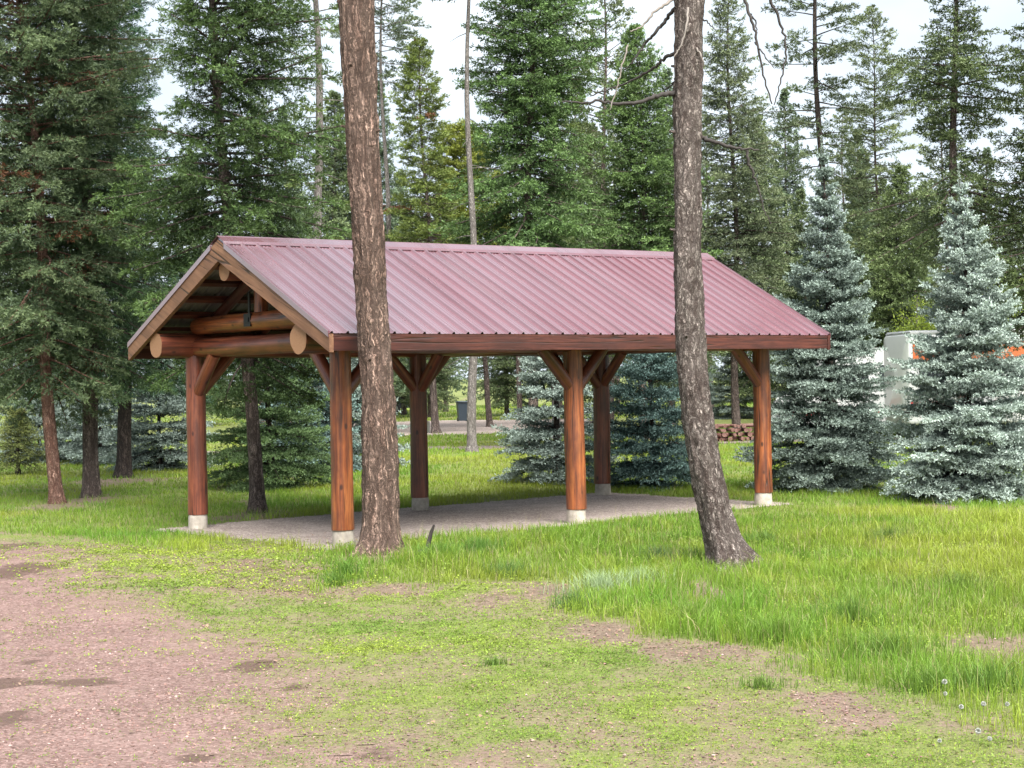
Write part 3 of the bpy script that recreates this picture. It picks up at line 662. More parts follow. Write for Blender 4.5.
def branch(parent, path, r0, r1, mat, depth0=17.5, sides=6):
    b = MB(); o = np.array(parent.location)
    pts = np.array([at(x, y, depth0 + dd) - o for x, y, dd in path])
    t = np.linspace(0, 1, len(pts)); tt = np.linspace(0, 1, len(pts) * 5)
    sm = np.stack([np.interp(tt, t, pts[:, k]) for k in range(3)], 1)
    sm[1:-1] = (sm[:-2] + sm[1:-1] * 2 + sm[2:]) / 4
    rg = np.random.default_rng(int(path[0][1]) + int(path[-1][0])); sm[1:-1] += rg.normal(0, .006, (len(sm) - 2, 3))
    tube(b, sm, np.linspace(r0, r1, len(sm)), sides); return b.build('branch', M[mat], parent)
branch(tree_b, [(676, 93, 0), (664, 94, -.1), (652, 97, -.15), (638, 103, -.2), (618, 104, -.2), (598, 101, -.2), (584, 103, -.2), (562, 102, -.2)], .030, .009, 'twig')
branch(tree_b, [(676, 53, 0), (665, 58, .1), (655, 66, .2), (645, 74, .3), (630, 82, .4), (612, 88, .5), (590, 96, .55)], .022, .006, 'twig')
branch(tree_b, [(676, 8, 0), (664, 22, .1), (655, 34, .1), (645, 42, .2), (640, 52, .2), (632, 63, .2), (624, 70, .3)], .022, .006, 'twig')
branch(tree_b, [(680, -6, -.1), (668, 3, -.25), (656, 10, -.3), (642, 27, -.3), (630, 31, -.3)], .022, .006, 'twig_pale')
branch(tree_b, [(628, 45, -.35), (622, 66, -.4), (616, 90, -.4), (610, 110, -.4)], .010, .006, 'twig_pale')
branch(tree_b, [(688, 8, -.25), (687, 25, -.4), (682, 44, -.42), (674, 57, -.45)], .014, .006, 'twig_pale')
branch(tree_b, [(699, 17, 0), (708, 22, -.1), (716, 30, -.1)], .012, .004, 'twig')
branch(tree_b, [(696, 48, -.15), (702, 57, -.25), (704, 66, -.25)], .012, .004, 'twig_pale')
branch(tree_b, [(701, 137, 0), (714, 142, -.1), (730, 147, -.15), (744, 149, -.15), (759, 150, -.15)], .026, .010, 'twig')
branch(tree_b, [(747, 150, -.15), (748, 162, -.15), (752, 172, -.15), (757, 182, -.15), (760, 194, -.15), (764, 210, -.15), (771, 224, -.15)], .017, .005, 'twig')
branch(tree_b, [(698, -60, 0), (722, -50, -.2), (738, -30, -.3), (745, 0, -.35), (752, 22, -.4), (757, 45, -.4), (764, 78, -.4), (772, 104, -.4)], .024, .007, 'twig')
branch(tree_b, [(748, 12, -.37), (756, 22, -.3), (756, 40, -.35)], .011, .005, 'twig')
branch(tree_b, [(755, 42, -.4), (764, 55, -.45), (774, 68, -.5)], .010, .004, 'twig')
branch(tree_b, [(698, -90, 0), (740, -70, .2), (764, -15, .3), (777, 15, .35), (785, 38, .4), (786, 60, .4), (780, 85, .4), (774, 105, .4)], .020, .006, 'twig')
branch(tree_b, [(676, 80, -.05), (668, 88, .1), (662, 95, .15)], .010, .004, 'twig')

# --- trees at the left
b = G(57, 503)
make_tree('pine_tree', 'slim reddish trunk leaning at the left edge of the lawn, grey-green needles hanging low', b, 15, 2.0, 2.1, 'fir', 'bark_red', .118, seed=11, lean=lean_to(b, 24, 60, 15), cin=(.045, .075, .038), ctip=(.115, .155, .07), nl=.066, nw=.0150, pm=92, dens=1.5, dead=.03, prof=lambda t: .62 + .38 * math.sin(min(t, 1) * 3.0) if t < .75 else (1 - t) * 3.4)
b = G(92, 497)
make_tree('pine_tree', 'straight grey trunk standing just behind the leaning reddish trunk', b, 16, 2.3, 1.95, 'fir', 'bark_grey', .148, seed=12, lean=lean_to(b, 80, 60, 16), cin=(.035, .068, .032), ctip=(.085, .14, .055), nl=.066, nw=.0150, pm=92, dens=1.6, dead=.04)
b = G(124, 478)
make_tree('pine_tree', 'thick dark trunk with flared foot and heavy blue-green crown behind the grey trunk', b, 17, 2.2, 2.2, 'fir', 'bark_dark', .165, seed=13, lean=lean_to(b, 116, 60, 17), cin=(.022, .052, .032), ctip=(.055, .11, .055), nl=.066, nw=.0150, pm=92, dens=1.7, prof=lambda t: (.42 + .58 * max(0, 1 - t * 3.4)) * (1 - t) ** .4 + .05)
b = G(258, 512)
make_tree('pine_tree', 'dark bushy pine rising behind the gable peak, its trunk seen between the left posts', b, 15, 2.3, 2.2, 'fir', 'bark_grey', .122, seed=14, lean=lean_to(b, 222, 80, 15), cin=(.024, .048, .018), ctip=(.075, .125, .032), nl=.066, nw=.0150, pm=92, dens=1.75, missing=.05, prof=lambda t: (.55 + .45 * math.sin(min(1, t * 1.4) * 3.0)) * (1 - t) ** .35, sector=lambda az, t: .38 if (math.cos(az) < -.25 and .27 < t < .5) else 1.)
b = G(327, 463)
make_tree('pine_tree', 'pale bare trunk with thin sparse foliage left of the furrowed trunk', b, 19, 5.0, 1.5, 'pine', 'bark_pale', .16, seed=15, lean=lean_to(b, 313, 0, 19), dens=.5, missing=.35, snags=14)
# --- trees behind the pavilion
b = at(390, 432, 62); b[2] = 0
make_tree('pine_tree', 'tall thin trunk with tufted top showing just right of the furrowed trunk', b, 20, 13.2, 2.0, 'pine', 'bark_pale', .15, seed=16, dens=.7, cin=(.05, .075, .04), ctip=(.10, .13, .06))
b = G(436, 433)
make_tree('pine_tree', 'pointed young pine with one rusty dead branch behind the ridge', b, 14.6, 4.6, 2.4, 'pine', 'bark_grey', .15, seed=17, lean=lean_to(b, 420, 40, 14.6), dens=2.1, missing=.04, dead=.02, cin=(.06, .09, .024), ctip=(.14, .18, .04), prof=lambda t: (1 - t) ** .7 * (.75 + .25 * math.sin(t * 9)) + .05)
b = G(472, 452)
make_tree('pine_tree', 'slim bare pole-like trunk standing alone in the gap of sky over the ridge', b, 18, 12.6, 1.6, 'pine', 'bark_pale', .135, seed=18, lean=lean_to(b, 470, 0, 18), dens=.6, snags=16)
b = G(490, 427)
make_tree('pine_tree', 'bushy bright yellow-green young pine behind the middle of the ridge', b, 12.2, 4.6, 2.8, 'pine', 'bark_grey', .13, seed=19, lean=lean_to(b, 456, 110, 12.2), dens=1.9, missing=.05, pm=60, cin=(.09, .115, .022), ctip=(.21, .24, .04), prof=lambda t: (1 - t) ** .5 * .95 + .05)
b = at(532, 440, 47); b[2] = 0
make_tree('fir_tree', 'broad dark fir with layered drooping branches behind the middle of the roof', b, 18, 5.0, 2.9, 'fir', 'bark_grey', .16, seed=20, lean=lean_to(b, 530, 100, 18), dens=1.6, cin=(.04, .078, .028), ctip=(.10, .165, .048), prof=lambda t: (1 - t) ** .55 * (.85 + .15 * math.sin(t * 16)))
b = at(556, 438, 53); b[2] = 0
make_tree('pine_tree', 'pale slender trunk beside the broad dark fir', b, 14, 6.5, 1.6, 'pine', 'bark_pale', .15, seed=21, dens=.6)
b = at(645, 438, 52); b[2] = 0
make_tree('fir_tree', 'loose mid-green fir filling the gap left of the bent flecked trunk', b, 13.0, 3.6, 2.6, 'fir', 'bark_grey', .15, seed=22, dens=1.3, cin=(.05, .09, .034), ctip=(.12, .19, .055), missing=.1)
b = at(737, 436, 56); b[2] = 0
make_tree('fir_tree', 'feathery grey-green fir right of the bent flecked trunk', b, 15.6, 3.2, 2.3, 'fir', 'bark_grey', .15, seed=23, dens=1.15, cin=(.07, .095, .055), ctip=(.15, .18, .09), missing=.12)
b = at(834, 440, 48); b[2] = 0
make_tree('pine_tree', 'tall dark-trunked pine with short thin branches behind the left blue spruce', b, 19, 7.5, 1.9, 'pine', 'bark_dark', .15, seed=24, lean=lean_to(b, 816, 0, 19), dens=1.0, missing=.2, cin=(.055, .08, .042), ctip=(.12, .15, .075), snags=10)
b = at(893, 430, 60); b[2] = 0
make_tree('pine_tree', 'thin-stemmed pine of wispy needles between the two blue spruces', b, 15.2, 6.0, 1.7, 'pine', 'bark_dark', .10, seed=25, lean=lean_to(b, 872, 60, 15.2), dens=1.1, missing=.15, cin=(.06, .085, .042), ctip=(.135, .165, .07))
b = at(962, 442, 44); b[2] = 0
make_tree('fir_tree', 'tall ragged fir with gappy branch layers behind the right blue spruce', b, 17, 5.8, 2.7, 'fir', 'bark_grey', .17, seed=26, lean=lean_to(b, 953, 0, 17), dens=1.05, missing=.25, cin=(.045, .07, .032), ctip=(.115, .15, .058), prof=lambda t: (.62 + .38 * math.sin(t * 22)) * (1 - t) ** .5 + .05)
b = at(905, 436, 54); b[2] = 0
make_tree('fir_tree', 'short yellow-green fir showing between the tops of the blue spruces', b, 8.6, 1.5, 1.9, 'fir', 'bark_grey', .13, seed=27, dens=1.2, cin=(.052, .082, .034), ctip=(.115, .155, .055))
b = at(1052, 440, 42); b[2] = 0
make_tree('fir_tree', 'fir reaching in from beyond the right edge of the view', b, 14, 3., 2.0, 'fir', 'bark_grey', .15, seed=28, dens=.9, missing=.25, cin=(.036, .056, .024), ctip=(.09, .12, .04))

# --- blue and green spruces
def spruce(px, py, h, r, label, seed, dens=1., blue=True, cin=None, ctip=None):
    b = G(px, py)
    return make_tree('spruce_tree', label, b, h, .12, r, 'spruce', 'bark_dark', .07 * h / 5 + .02, seed=seed, dens=dens, cin=cin, ctip=ctip, blue=blue)
spruce(826, 489, 6.0, 1.35, 'tall silvery blue spruce at the right end of the roof', 31, 1.1, cin=(.07, .10, .085), ctip=(.24, .30, .262))
spruce(966, 499, 5.15, 1.4, 'full pale blue spruce in front of the white trailer', 32, 1.15, cin=(.11, .148, .128), ctip=(.33, .40, .355))
spruce(556, 484, 4.3, 1.08, 'blue spruce behind the middle front post', 33, .9)
spruce(654, 488, 4.1, 1.1, 'dark blue-green spruce between the middle back post and the bent trunk', 34, .9, cin=(.06, .105, .098), ctip=(.125, .195, .18))
spruce(272, 489, 4.4, 1.35, 'green spruce around the trunk seen between the left posts', 35, .85, False, (.045, .085, .035), (.12, .185, .07))
spruce(310, 472, 4.6, 1.4, 'shaded blue spruce just left of the front corner post', 36, .75, cin=(.06, .10, .095), ctip=(.15, .22, .20))
spruce(160, 469, 3.4, 1.35, 'low blue spruce left of the back corner post', 37, .75)
proto = spruce(100, 464, 3.2, 1.25, 'blue spruce seen between the grey trunk and the dark trunk', 38, .7)
def spruce_copy(px, py, s, rz, label):
    c = copy_tree(proto); p = G(px, py); c.location = (p[0], p[1], 0); c.scale = (s, s, s * random.Random(px).uniform(.95, 1.15)); c.rotation_euler.z = rz; c['label'] = label
spruce_copy(40, 463, .95, 1.9, 'blue spruce behind the small yellowish sapling at the left edge')
spruce_copy(74, 458, .9, 3.1, 'blue spruce seen between the leaning reddish trunk and the grey trunk')
spruce_copy(352, 468, 1.05, 4.4, 'blue spruce mostly hidden by the front corner post and furrowed trunk')
spruce_copy(733, 419, 1.15, .7, 'small distant blue spruce behind the firewood pile')
spruce_copy(703, 417, .95, 2.5, 'small distant blue spruce directly right of the bent trunk')
b = G(18, 475)
make_tree('pine_sapling', 'small yellowish sapling on the lawn at the left edge', b, 1.5, .3, .6, 'fir', 'bark_dark', .05, seed=40, dens=.7, cin=(.09, .11, .04), ctip=(.22, .25, .08), nl=.05, nw=.016)

# --- broadleaf saplings by the trailer
def leafy(px, py, depth, h, r, label, seed):
    rg = np.random.default_rng(seed); p = at(px, py, depth); root = empty('aspen_sapling', (p[0], p[1], 0)); tag(root, label, 'tree')
    tb = MB(); cr = MB(); tube(tb, [(0, 0, -.2), (.03, 0, h * .3), (0, .05, h * .7), (.05, 0, h)], [.06, .05, .03, .01], 8)
    for i in range(26):
        t = rg.uniform(.35, 1); az = rg.uniform(0, 6.28); l = r * (1.1 - .6 * abs(t - .6)) * rg.uniform(.5, 1.); o = V(.02, .02, h * t * .9); e = o + V(math.cos(az) * l, math.sin(az) * l, l * .55)
        tube(tb, [o, (o + e) / 2 + V(0, 0, .05), e], [.014, .01, .004], 4, cap=False)
        n = 170; q = o + (e - o) * rg.uniform(.25, 1.1, (n, 1)) + rg.normal(0, .13, (n, 3)); d = unit(rg.normal(0, 1, (n, 3))); w = unit(np.cross(d, rg.normal(0, 1, (n, 3))))
        s = rg.uniform(.04, .07, (n, 1)); v = np.stack([q, q + d * s * .5 + w * s * .4, q + d * s, q + d * s * .5 - w * s * .4], 1).reshape(-1, 3)
        cr.add(v, q=np.arange(n * 4).reshape(-1, 4), c=np.repeat(V(.19, .25, .03) * rg.uniform(.6, 1.3, (n, 1)), 4, 0))
    tb.build('trunk', M['bark_pale'], root); cr.build('crown', M['leaf'], root, smooth=False)
leafy(1000, 440, 49, 5.0, 1.2, 'bright yellow-green leafy sapling right of the pale spruce top', 51)
leafy(918, 438, 50, 4.3, .8, 'bright yellow-green leafy sapling left of the pale spruce over the trailer roof', 52)

# --- row of far trees behind: copies of three kinds
def far_proto(kind, seed, h, cb, r, cin, ctip, dens, **k):
    return make_tree('far_conifer', 'x', V(0, 70, 0), h, cb, r, kind, 'bark_grey', .15, seed=seed, cin=cin, ctip=ctip, dens=dens, nl=.125, nw=.045, pm=26, **k)
protos = [far_proto('fir', 61, 13, 1.2, 2.2, (.06, .09, .046), (.135, .175, .075), 1.0, missing=.05),
          far_proto('fir', 62, 15, 2.0, 1.9, (.05, .08, .048), (.115, .16, .085), 1.0, missing=.15),
          far_proto('pine', 63, 17, 4.5, 2.0, (.065, .09, .046), (.135, .165, .075), .9)]
FL = ['dense dark conifer in the far row of the campground wood', 'narrow blue-tinged conifer in the far row of the campground wood', 'open-crowned pine in the far row of the campground wood']
fars = [(-30, 70, 0, .95), (22, 62, 1, .9), (75, 74, 0, 1.0), (196, 78, 0, 1.0), (262, 72, 2, .85), (300, 84, 0, .95), (345, 88, 1, 1.0), (372, 76, 0, .75), (404, 92, 0, 1.05), (446, 98, 1, .9), (507, 86, 0, .9), (520, 78, 2, .9), (560, 84, 1, 1.0),
        (596, 70, 0, .98), (618, 84, 2, .95), (672, 66, 1, .95), (690, 80, 0, 1.05), (712, 92, 2, .95), (765, 72, 0, 1.02), (790, 80, 1, 1.05), (806, 66, 0, .72), (848, 78, 2, .85), (862, 66, 1, .78), (885, 88, 0, .95), (928, 74, 0, .8), (948, 66, 2, .8), (990, 80, 1, .85), (1015, 62, 0, .62), (1062, 66, 2, .95), (-80, 60, 1, 1.), (1120, 72, 0, 1.)]
fars += [(338, 64, 0, 1.02), (384, 84, 1, 1.15), (610, 60, 2, 1.05), (430, 86, 0, .8), (580, 76, 1, 1.05), (290, 60, 1, .8), (868, 72, 0, .9)]
used = set()
for px, d, k, s in fars:
    o = protos[k] if k not in used else copy_tree(protos[k]); used.add(k)
    p = at(px, 420, d); o.location = (p[0], p[1], -.05); o.scale = (s, s, s); o.rotation_euler.z = px * 1.7
    tag(o, FL[k], 'tree', 'conifers in the far row')
# far-off forest as one mass
fw = MB(); rg = np.random.default_rng(77)
for i in range(150):
    d = rg.uniform(108, 185); x = d * rg.uniform(-.95, .95); h = rg.uniform(8, 13.5) * (.75 + d / 500)
    ax, ln = crown_axes(rg, h, .6, rg.uniform(1.7, 2.5), lambda t: (1 - t) ** .75 + .05, 46, -12, 40, .3, .34, .7, 52, 0, None, .08)
    O, D, Ls, T, BI = ax
    needles(fw, rg, (O + V(x, d, 0), D, Ls * 1.3, T, BI), 14, .26, .10, (.035, .055, .028), (.085, .115, .05), brv=.3)
tag(fw.build('distant_forest', M['needle'], smooth=False), 'far-off conifer forest behind the campground', 'forest', kind='stuff')

# ------------------------------------------------------------------ pavilion
pav = empty('log_pavilion', (PO[0], PO[1], 0), YAW)
tag(pav, 'open log pavilion with maroon metal roof on six log posts', 'pavilion')
ZP, RP = 2.57, .172          # plate log height and radius
def log(mb, p0, p1, r0, r1=None, seed=0, sides=28, bend=.0, cap_mi=1, rough=1.):
    p0 = V(*p0); p1 = V(*p1); r1 = r0 if r1 is None else r1
    L = np.linalg.norm(p1 - p0); n = max(8, int(L / .09)); t = np.linspace(0, 1, n)[:, None]
    pts = p0 + (p1 - p0) * t; x, y, d = frame_along(p1 - p0)
    pts = pts + np.outer(np.sin(t[:, 0] * 3.1) * bend, x) + np.outer((vnoise(np.column_stack([t[:, 0] * L * .8, t[:, 0] * 0 + seed * 3.3, t[:, 0] * 0]), seed) - .5) * .03 * rough, y)
    def disp(th, l, r):
        a = np.stack([np.cos(th) * 1.3, np.sin(th) * 1.3, np.full(len(th), l * 1.2 + seed * 5)], 1); b = np.stack([np.cos(th) * 3.5, np.sin(th) * 3.5, np.full(len(th), l * 4 + seed)], 1)
        return r * rough * (.10 * (vnoise(a, seed) - .5) + .06 * (vnoise(b, seed + 3) - .5))
    tube(mb, pts, np.linspace(r0, r1, n), sides, disp, cap_mi=cap_mi, gs=seed * 2.3)
TOPZ = ZP - RP + .03
WD = [M['wood'], M['endgrain']]; WR = [M['wood_red'], M['endgrain']]; WK = [M['wood_dark'], M['endgrain']]
for i in range(3):
    for j in range(2):
        x, y = i * PL / 2, j * PW
        mb = MB(); log(mb, (x, y, .20), (x, y, TOPZ), .142, .132, seed=i * 2 + j + 1, cap_mi=0)
        po = mb.build('post', WR if j else WD, pav)
        c = MB(); tube(c, [(x, y, -.2), (x, y, .0), (x, y, .17), (x, y, .198)], [.138, .136, .133, .126], 28, lambda th, l, r: .006 * (vnoise(np.stack([np.cos(th) * 4, np.sin(th) * 4, np.full(len(th), l * 9)], 1), 4) - .5))
        c.build('concrete_pier', M['concrete'], po)
for j in range(2):
    mb = MB(); log(mb, (-.60, j * PW, ZP), (PL + .55, j * PW, ZP - .02), .185 if j == 0 else .172, .165, seed=10 + j, sides=32)
    pl = mb.build('plate_log', WR, pav)
for i in range(3):
    x = i * PL / 2
    mb = MB(); log(mb, (x, -.10, 2.53), (x, PW + .10, 2.53), .135, .13, seed=20 + i); mb.build('tie_log', WR, pav)
    mb = MB(); log(mb, (x, .12, 2.85), (x, PW - .1, 2.83), .13, .12, seed=24 + i, bend=.02); mb.build('collar_log', WD, pav)
    mb = MB(); log(mb, (x, PW / 2, 2.96), (x, PW / 2, 3.40), .095, .09, seed=28 + i); mb.build('king_post', WD, pav)
mb = MB(); log(mb, (-.555, PW / 2, 3.49), (PL + .66, PW / 2, 3.49), .135, .125, seed=40); mb.build('ridge_log', WR, pav)
def brace(p0, p1, seed, mats=WR):
    mb = MB(); log(mb, p0, p1, .088, .084, seed=seed, sides=18, cap_mi=0); mb.build('brace', mats, pav)
k = 50
for i in range(3):
    for j in range(2):
        x, y = i * PL / 2, j * PW; s = 1 if j == 0 else -1
        for dx in ((1,) if i == 0 else (-1,) if i == 2 else (-1, 1)):
            k += 1; brace((x + dx * .03, y, 1.86), (x + dx * .58, y, 2.44), k)
        k += 1; brace((x, y + s * .03, 1.86), (x, y + s * .56, 2.44), k)
# roof
ZR, SL, YC, EV = 3.905, .512, PW / 2, PW / 2 + .736
X0, X1 = -.64, PL + .76
cosr = 1 / math.sqrt(1 + SL * SL)
def roof_pt(x, dist, dz=0, sgn=-1): return V(x, YC + sgn * dist, ZR - SL * dist + dz)
for i in range(9):
    x = .18 + i * (PL - .3) / 8
    for sgn in (-1, 1):
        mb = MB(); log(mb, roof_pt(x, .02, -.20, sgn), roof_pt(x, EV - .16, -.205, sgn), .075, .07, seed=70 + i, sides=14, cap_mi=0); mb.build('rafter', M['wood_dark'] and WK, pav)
for sgn in (-1, 1):
    for i in range(7):
        d = .1 + i * (EV - .2) / 6; mb = MB(); c_ = roof_pt(0, d, 0, sgn)
        nz = V(0, sgn * SL, 1) * cosr; ty = V(0, sgn, -SL) * cosr
        vv = np.array([[x, *(c_ + ty * a + nz * b)[1:]] for x in (X0 + .06, X1 - .06) for a in (-.045, .045) for b in (-.105, -.045)])
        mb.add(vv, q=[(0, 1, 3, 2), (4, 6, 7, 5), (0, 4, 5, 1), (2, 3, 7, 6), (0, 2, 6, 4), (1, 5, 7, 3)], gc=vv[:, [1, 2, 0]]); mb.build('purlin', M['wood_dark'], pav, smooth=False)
    # ribbed sheet with real ribs
    prof = []; pitch = .2286; x = X0
    while x < X1 - .02:
        for dx, dz in ((0, 0), (.008, .002), (.022, .028), (.042, .028), (.056, .002), (.064, 0), (.12, 0), (.124, .004), (.132, .004), (.136, 0), (.17, 0), (.174, .004), (.182, .004), (.186, 0)):
            if x + dx <= X1: prof.append((x + dx, dz))
        x += pitch
    prof.append((X1, 0.)); prof = np.array(prof); npf = len(prof); nz = V(0, sgn * SL, 1) * cosr
    rows = []; ds = np.linspace(.0, EV, 24)
    for d in ds:
        b_ = np.stack([prof[:, 0], np.full(npf, YC + sgn * d), np.full(npf, ZR - SL * d)], 1) + nz * prof[:, 1:2]
        b_ = b_ + nz * ((vnoise(np.stack([prof[:, 0] * 1.1, np.full(npf, d * .8 + 9), np.zeros(npf)], 1), 8) - .5) * .006)[:, None]
        rows.append(b_)
    rv = np.concatenate(rows); lowv = rv - nz * .004
    i_ = np.arange(len(ds) - 1)[:, None] * npf + np.arange(npf - 1)[None]; q = np.stack([i_, i_ + 1, i_ + npf + 1, i_ + npf], -1).reshape(-1, 4)
    if sgn > 0: q = q[:, ::-1]
    N = len(rv); q2 = q[:, ::-1] + N
    e = (len(ds) - 1) * npf + np.arange(npf - 1); eq = np.stack([e, e + 1, e + 1 + N, e + N], 1)
    mb = MB(); mb.add(np.concatenate([rv, lowv]), q=q if sgn < 0 else q); mb.q[-1] = q[:, ::-1] if False else mb.q[-1]
    mb.q.append(q2); mb.qm.append(np.full(len(q2), 1)); mb.q.append(eq); mb.qm.append(np.full(len(eq), 0))
    mb.build('roof_sheet', [M['roof'], M['roof_under']], pav, smooth=False)
# ridge cap
mb = MB(); w = .17; pr = [(-w, -.0), (-w, .006), (-w + .02, .030), (-.02, .030), (0, .034), (.02, .030), (w - .02, .030), (w, .006), (w, -.0)]
vv = []
for x in (X0 - .012, X1 + .012):
    for a, b_ in pr: vv.append((x, YC + a, ZR - SL * abs(a) + b_ + .012 - (0 if b_ else .0)))
npf = len(pr); q = [(i, i + 1, npf + i + 1, npf + i) for i in range(npf - 1)]
mb.add(vv, q=q); mb.build('ridge_cap', M['roof'], pav, smooth=False)
# rake boards and eave fascias
def prism(mb, poly, x0, x1, axis='x'):
    n = len(poly); v = [(x0, a, b_) for a, b_ in poly] + [(x1, a, b_) for a, b_ in poly]
    q = [(i, (i + 1) % n, n + (i + 1) % n, n + i) for i in range(n)]; v = np.array(v)
    gc = np.stack([v[:, 0], v[:, 2] * .7 - v[:, 1] * .3, v[:, 1]], 1)
    mb.add(v, q=q + [tuple(range(n))[::-1]] + [tuple(range(n, 2 * n))] if n == 4 else q, gc=gc)
for x in (X0 - .005, X1 - .055):
    for sgn in (-1, 1):
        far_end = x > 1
        y0 = YC + sgn * .003; y1 = YC + sgn * (EV + .005); dz = .30
        poly = [(y0, ZR - .012), (y1, ZR - SL * EV - .012), (y1, ZR - SL * EV - .205), (y1 - sgn * .06, ZR - SL * EV - .215 + .0), ]
        poly = [(y0, ZR - .012), (y1, ZR - SL * EV - .012), (y1, ZR - SL * EV - .225), (y0, ZR - .285)]
        if sgn > 0: poly = poly[::-1]
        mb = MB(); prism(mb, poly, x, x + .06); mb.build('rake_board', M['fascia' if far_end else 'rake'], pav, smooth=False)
for sgn in (-1, 1):
    ye = YC + sgn * (EV - .055); mb = MB(); ya, yb = min(ye, ye + sgn * .05), max(ye, ye + sgn * .05)
    vv = np.array([[x, y, z] for x in (X0 + .058, X1 - .058) for y in (ya, yb) for z in (ZR - SL * EV - .205, ZR - SL * EV - .006)])
    mb.add(vv, q=[(0, 1, 3, 2), (4, 6, 7, 5), (0, 4, 5, 1), (2, 3, 7, 6), (0, 2, 6, 4), (1, 5, 7, 3)], gc=vv[:, [1, 2, 0]]); mb.build('fascia', M['fascia'], pav, smooth=False)
    # metal edge trims on the gables
    for x in (X0 - .018, X1 + .008):
        poly = [(YC + sgn * .17, ZR - SL * .17 + .027), (YC + sgn * EV, ZR - SL * EV + .027), (YC + sgn * EV, ZR - SL * EV - .045), (YC + sgn * .17, ZR - SL * .17 - .045)]
        if sgn > 0: poly = poly[::-1]
        mb = MB(); prism(mb, poly, x, x + .010); mb.build('edge_trim', M['roof'], pav, smooth=False)
# the ridge climbs a little towards the far gable
for o in pav.children:
    if o.name.split('.')[0] in ('roof_sheet', 'ridge_cap', 'rake_board', 'edge_trim', 'purlin', 'rafter', 'ridge_log', 'king_post'):
        for v in o.data.vertices: v.co.z += .0098 * (v.co.x - X0) * max(0, 1 - abs(v.co.y - YC) / EV)
# black bracket on the collar log under the king post
mb = MB(); mb.box((-.150, PW / 2 + .05, 2.78), (-.118, PW / 2 + .22, 2.95)); mb.box((-.118, PW / 2 + .115, 2.80), (-.098, PW / 2 + .155, 3.24)); mb.box((-.16, PW / 2 + .09, 2.84), (-.15, PW / 2 + .18, 2.90))
o = mb.build('iron_bracket', M['black'], pav, smooth=False)
# electric outlet box and conduit on the middle back post
mb = MB(); x, y = PL / 2, PW; mb.box((x + .125, y - .05, 1.20), (x + .175, y + .05, 1.38)); mb.box((x + .175, y - .035, 1.225), (x + .183, y + .035, 1.355)); mb.build('outlet_box', M['whitebox'], pav, smooth=False)
mb = MB(); tube(mb, [(x + .15, y, 1.38), (x + .15, y, 2.40)], [.011, .011], 8); mb.build('conduit', M['whitebox'], pav)

# ------------------------------------------------------------------ fallen stick by the trunk
mb = MB(); a = [at(409, 548, 18.9), at(420, 547, 19.), at(427, 543, 19.), at(431, 533, 18.98), at(434, 525, 18.95)]
a[0][2] = .02; a[1][2] = .045; a[2][2] = .07
a = np.array(a); o0 = a[0].copy(); mb_pts = a - o0
tube(mb, mb_pts, [.03, .032, .03, .022, .013], 7); tube(mb, [mb_pts[2], mb_pts[2] + V(.12, .02, .02), mb_pts[2] + V(.22, .05, -.02)], [.014, .01, .004], 6)
tag(mb.build('fallen_branch', M['twig'], loc=o0), 'dark broken branch sticking up from the grass beside the furrowed trunk', 'branch')

# ------------------------------------------------------------------ dandelion clocks
dn = [(945, 693), (866 + 80, 700), (984, 714), (1007, 712), (978, 744), (940, 748), (962, 716), (990, 747)]
dproto = None
M['fluff'] = simple('seed_fluff', (.36, .37, .34), .9)
for i, (px, py) in enumerate(dn):
    g_ = G(px, py + 8)
    if dproto is None:
        dproto = empty('dandelion', g_); s = MB(); tube(s, [(0, 0, 0), (.004, 0, .05), (.0, .004, .11)], [.0025, .002, .002], 5, c=(.2, .22, .1)); s.build('stem', M['grass'], dproto)
        h_ = MB(); rg = np.random.default_rng(3); n = 150; d = unit(rg.normal(0, 1, (n, 3))); w_ = unit(np.cross(d, rg.normal(0, 1, (n, 3)))) * .0035; o_ = np.zeros((n, 3)) + V(0, .004, .125)
        v = np.stack([o_ + d * .004, o_ + d * .016 + w_, o_ + d * .019, o_ + d * .016 - w_], 1).reshape(-1, 3); h_.add(v, q=np.arange(n * 4).reshape(-1, 4)); h_.build('seed_head', M['fluff'], dproto, smooth=False); o = dproto
    else: o = copy_tree(dproto)
    o.location = (g_[0], g_[1], 0); o.rotation_euler.z = i * 1.3; s_ = (.95, .7, .85, .75, .9, .65, .8, .7)[i]; o.scale = (s_, s_, s_)
    tag(o, 'white dandelion seed head in the long grass at the lower right corner', 'dandelion', 'dandelion clocks in the grass')

# ------------------------------------------------------------------ things in the distance
M['trailer'] = simple('white_fibreglass', (.6, .61, .6), .35, var=.06, coat=.3)
M['greyp'] = simple('grey_panel', (.42, .43, .44), .5)
M['orange'] = simple('faded_orange_paint', (.50, .12, .035), .5, var=.25)
M['redp'] = simple('red_stripe', (.45, .05, .05), .4)
M['glass'] = simple('dark_window', (.03, .035, .04), .08, spec=.7)
M['tyre'] = simple('tyre_rubber', (.02, .02, .02), .8)
M['rim'] = simple('steel_rim', (.5, .5, .5), .35, .8)
M['bin'] = simple('dark_blue_plastic', (.03, .045, .06), .45)
M['darkcar'] = simple('dark_paint', (.03, .035, .045), .2, coat=.6)

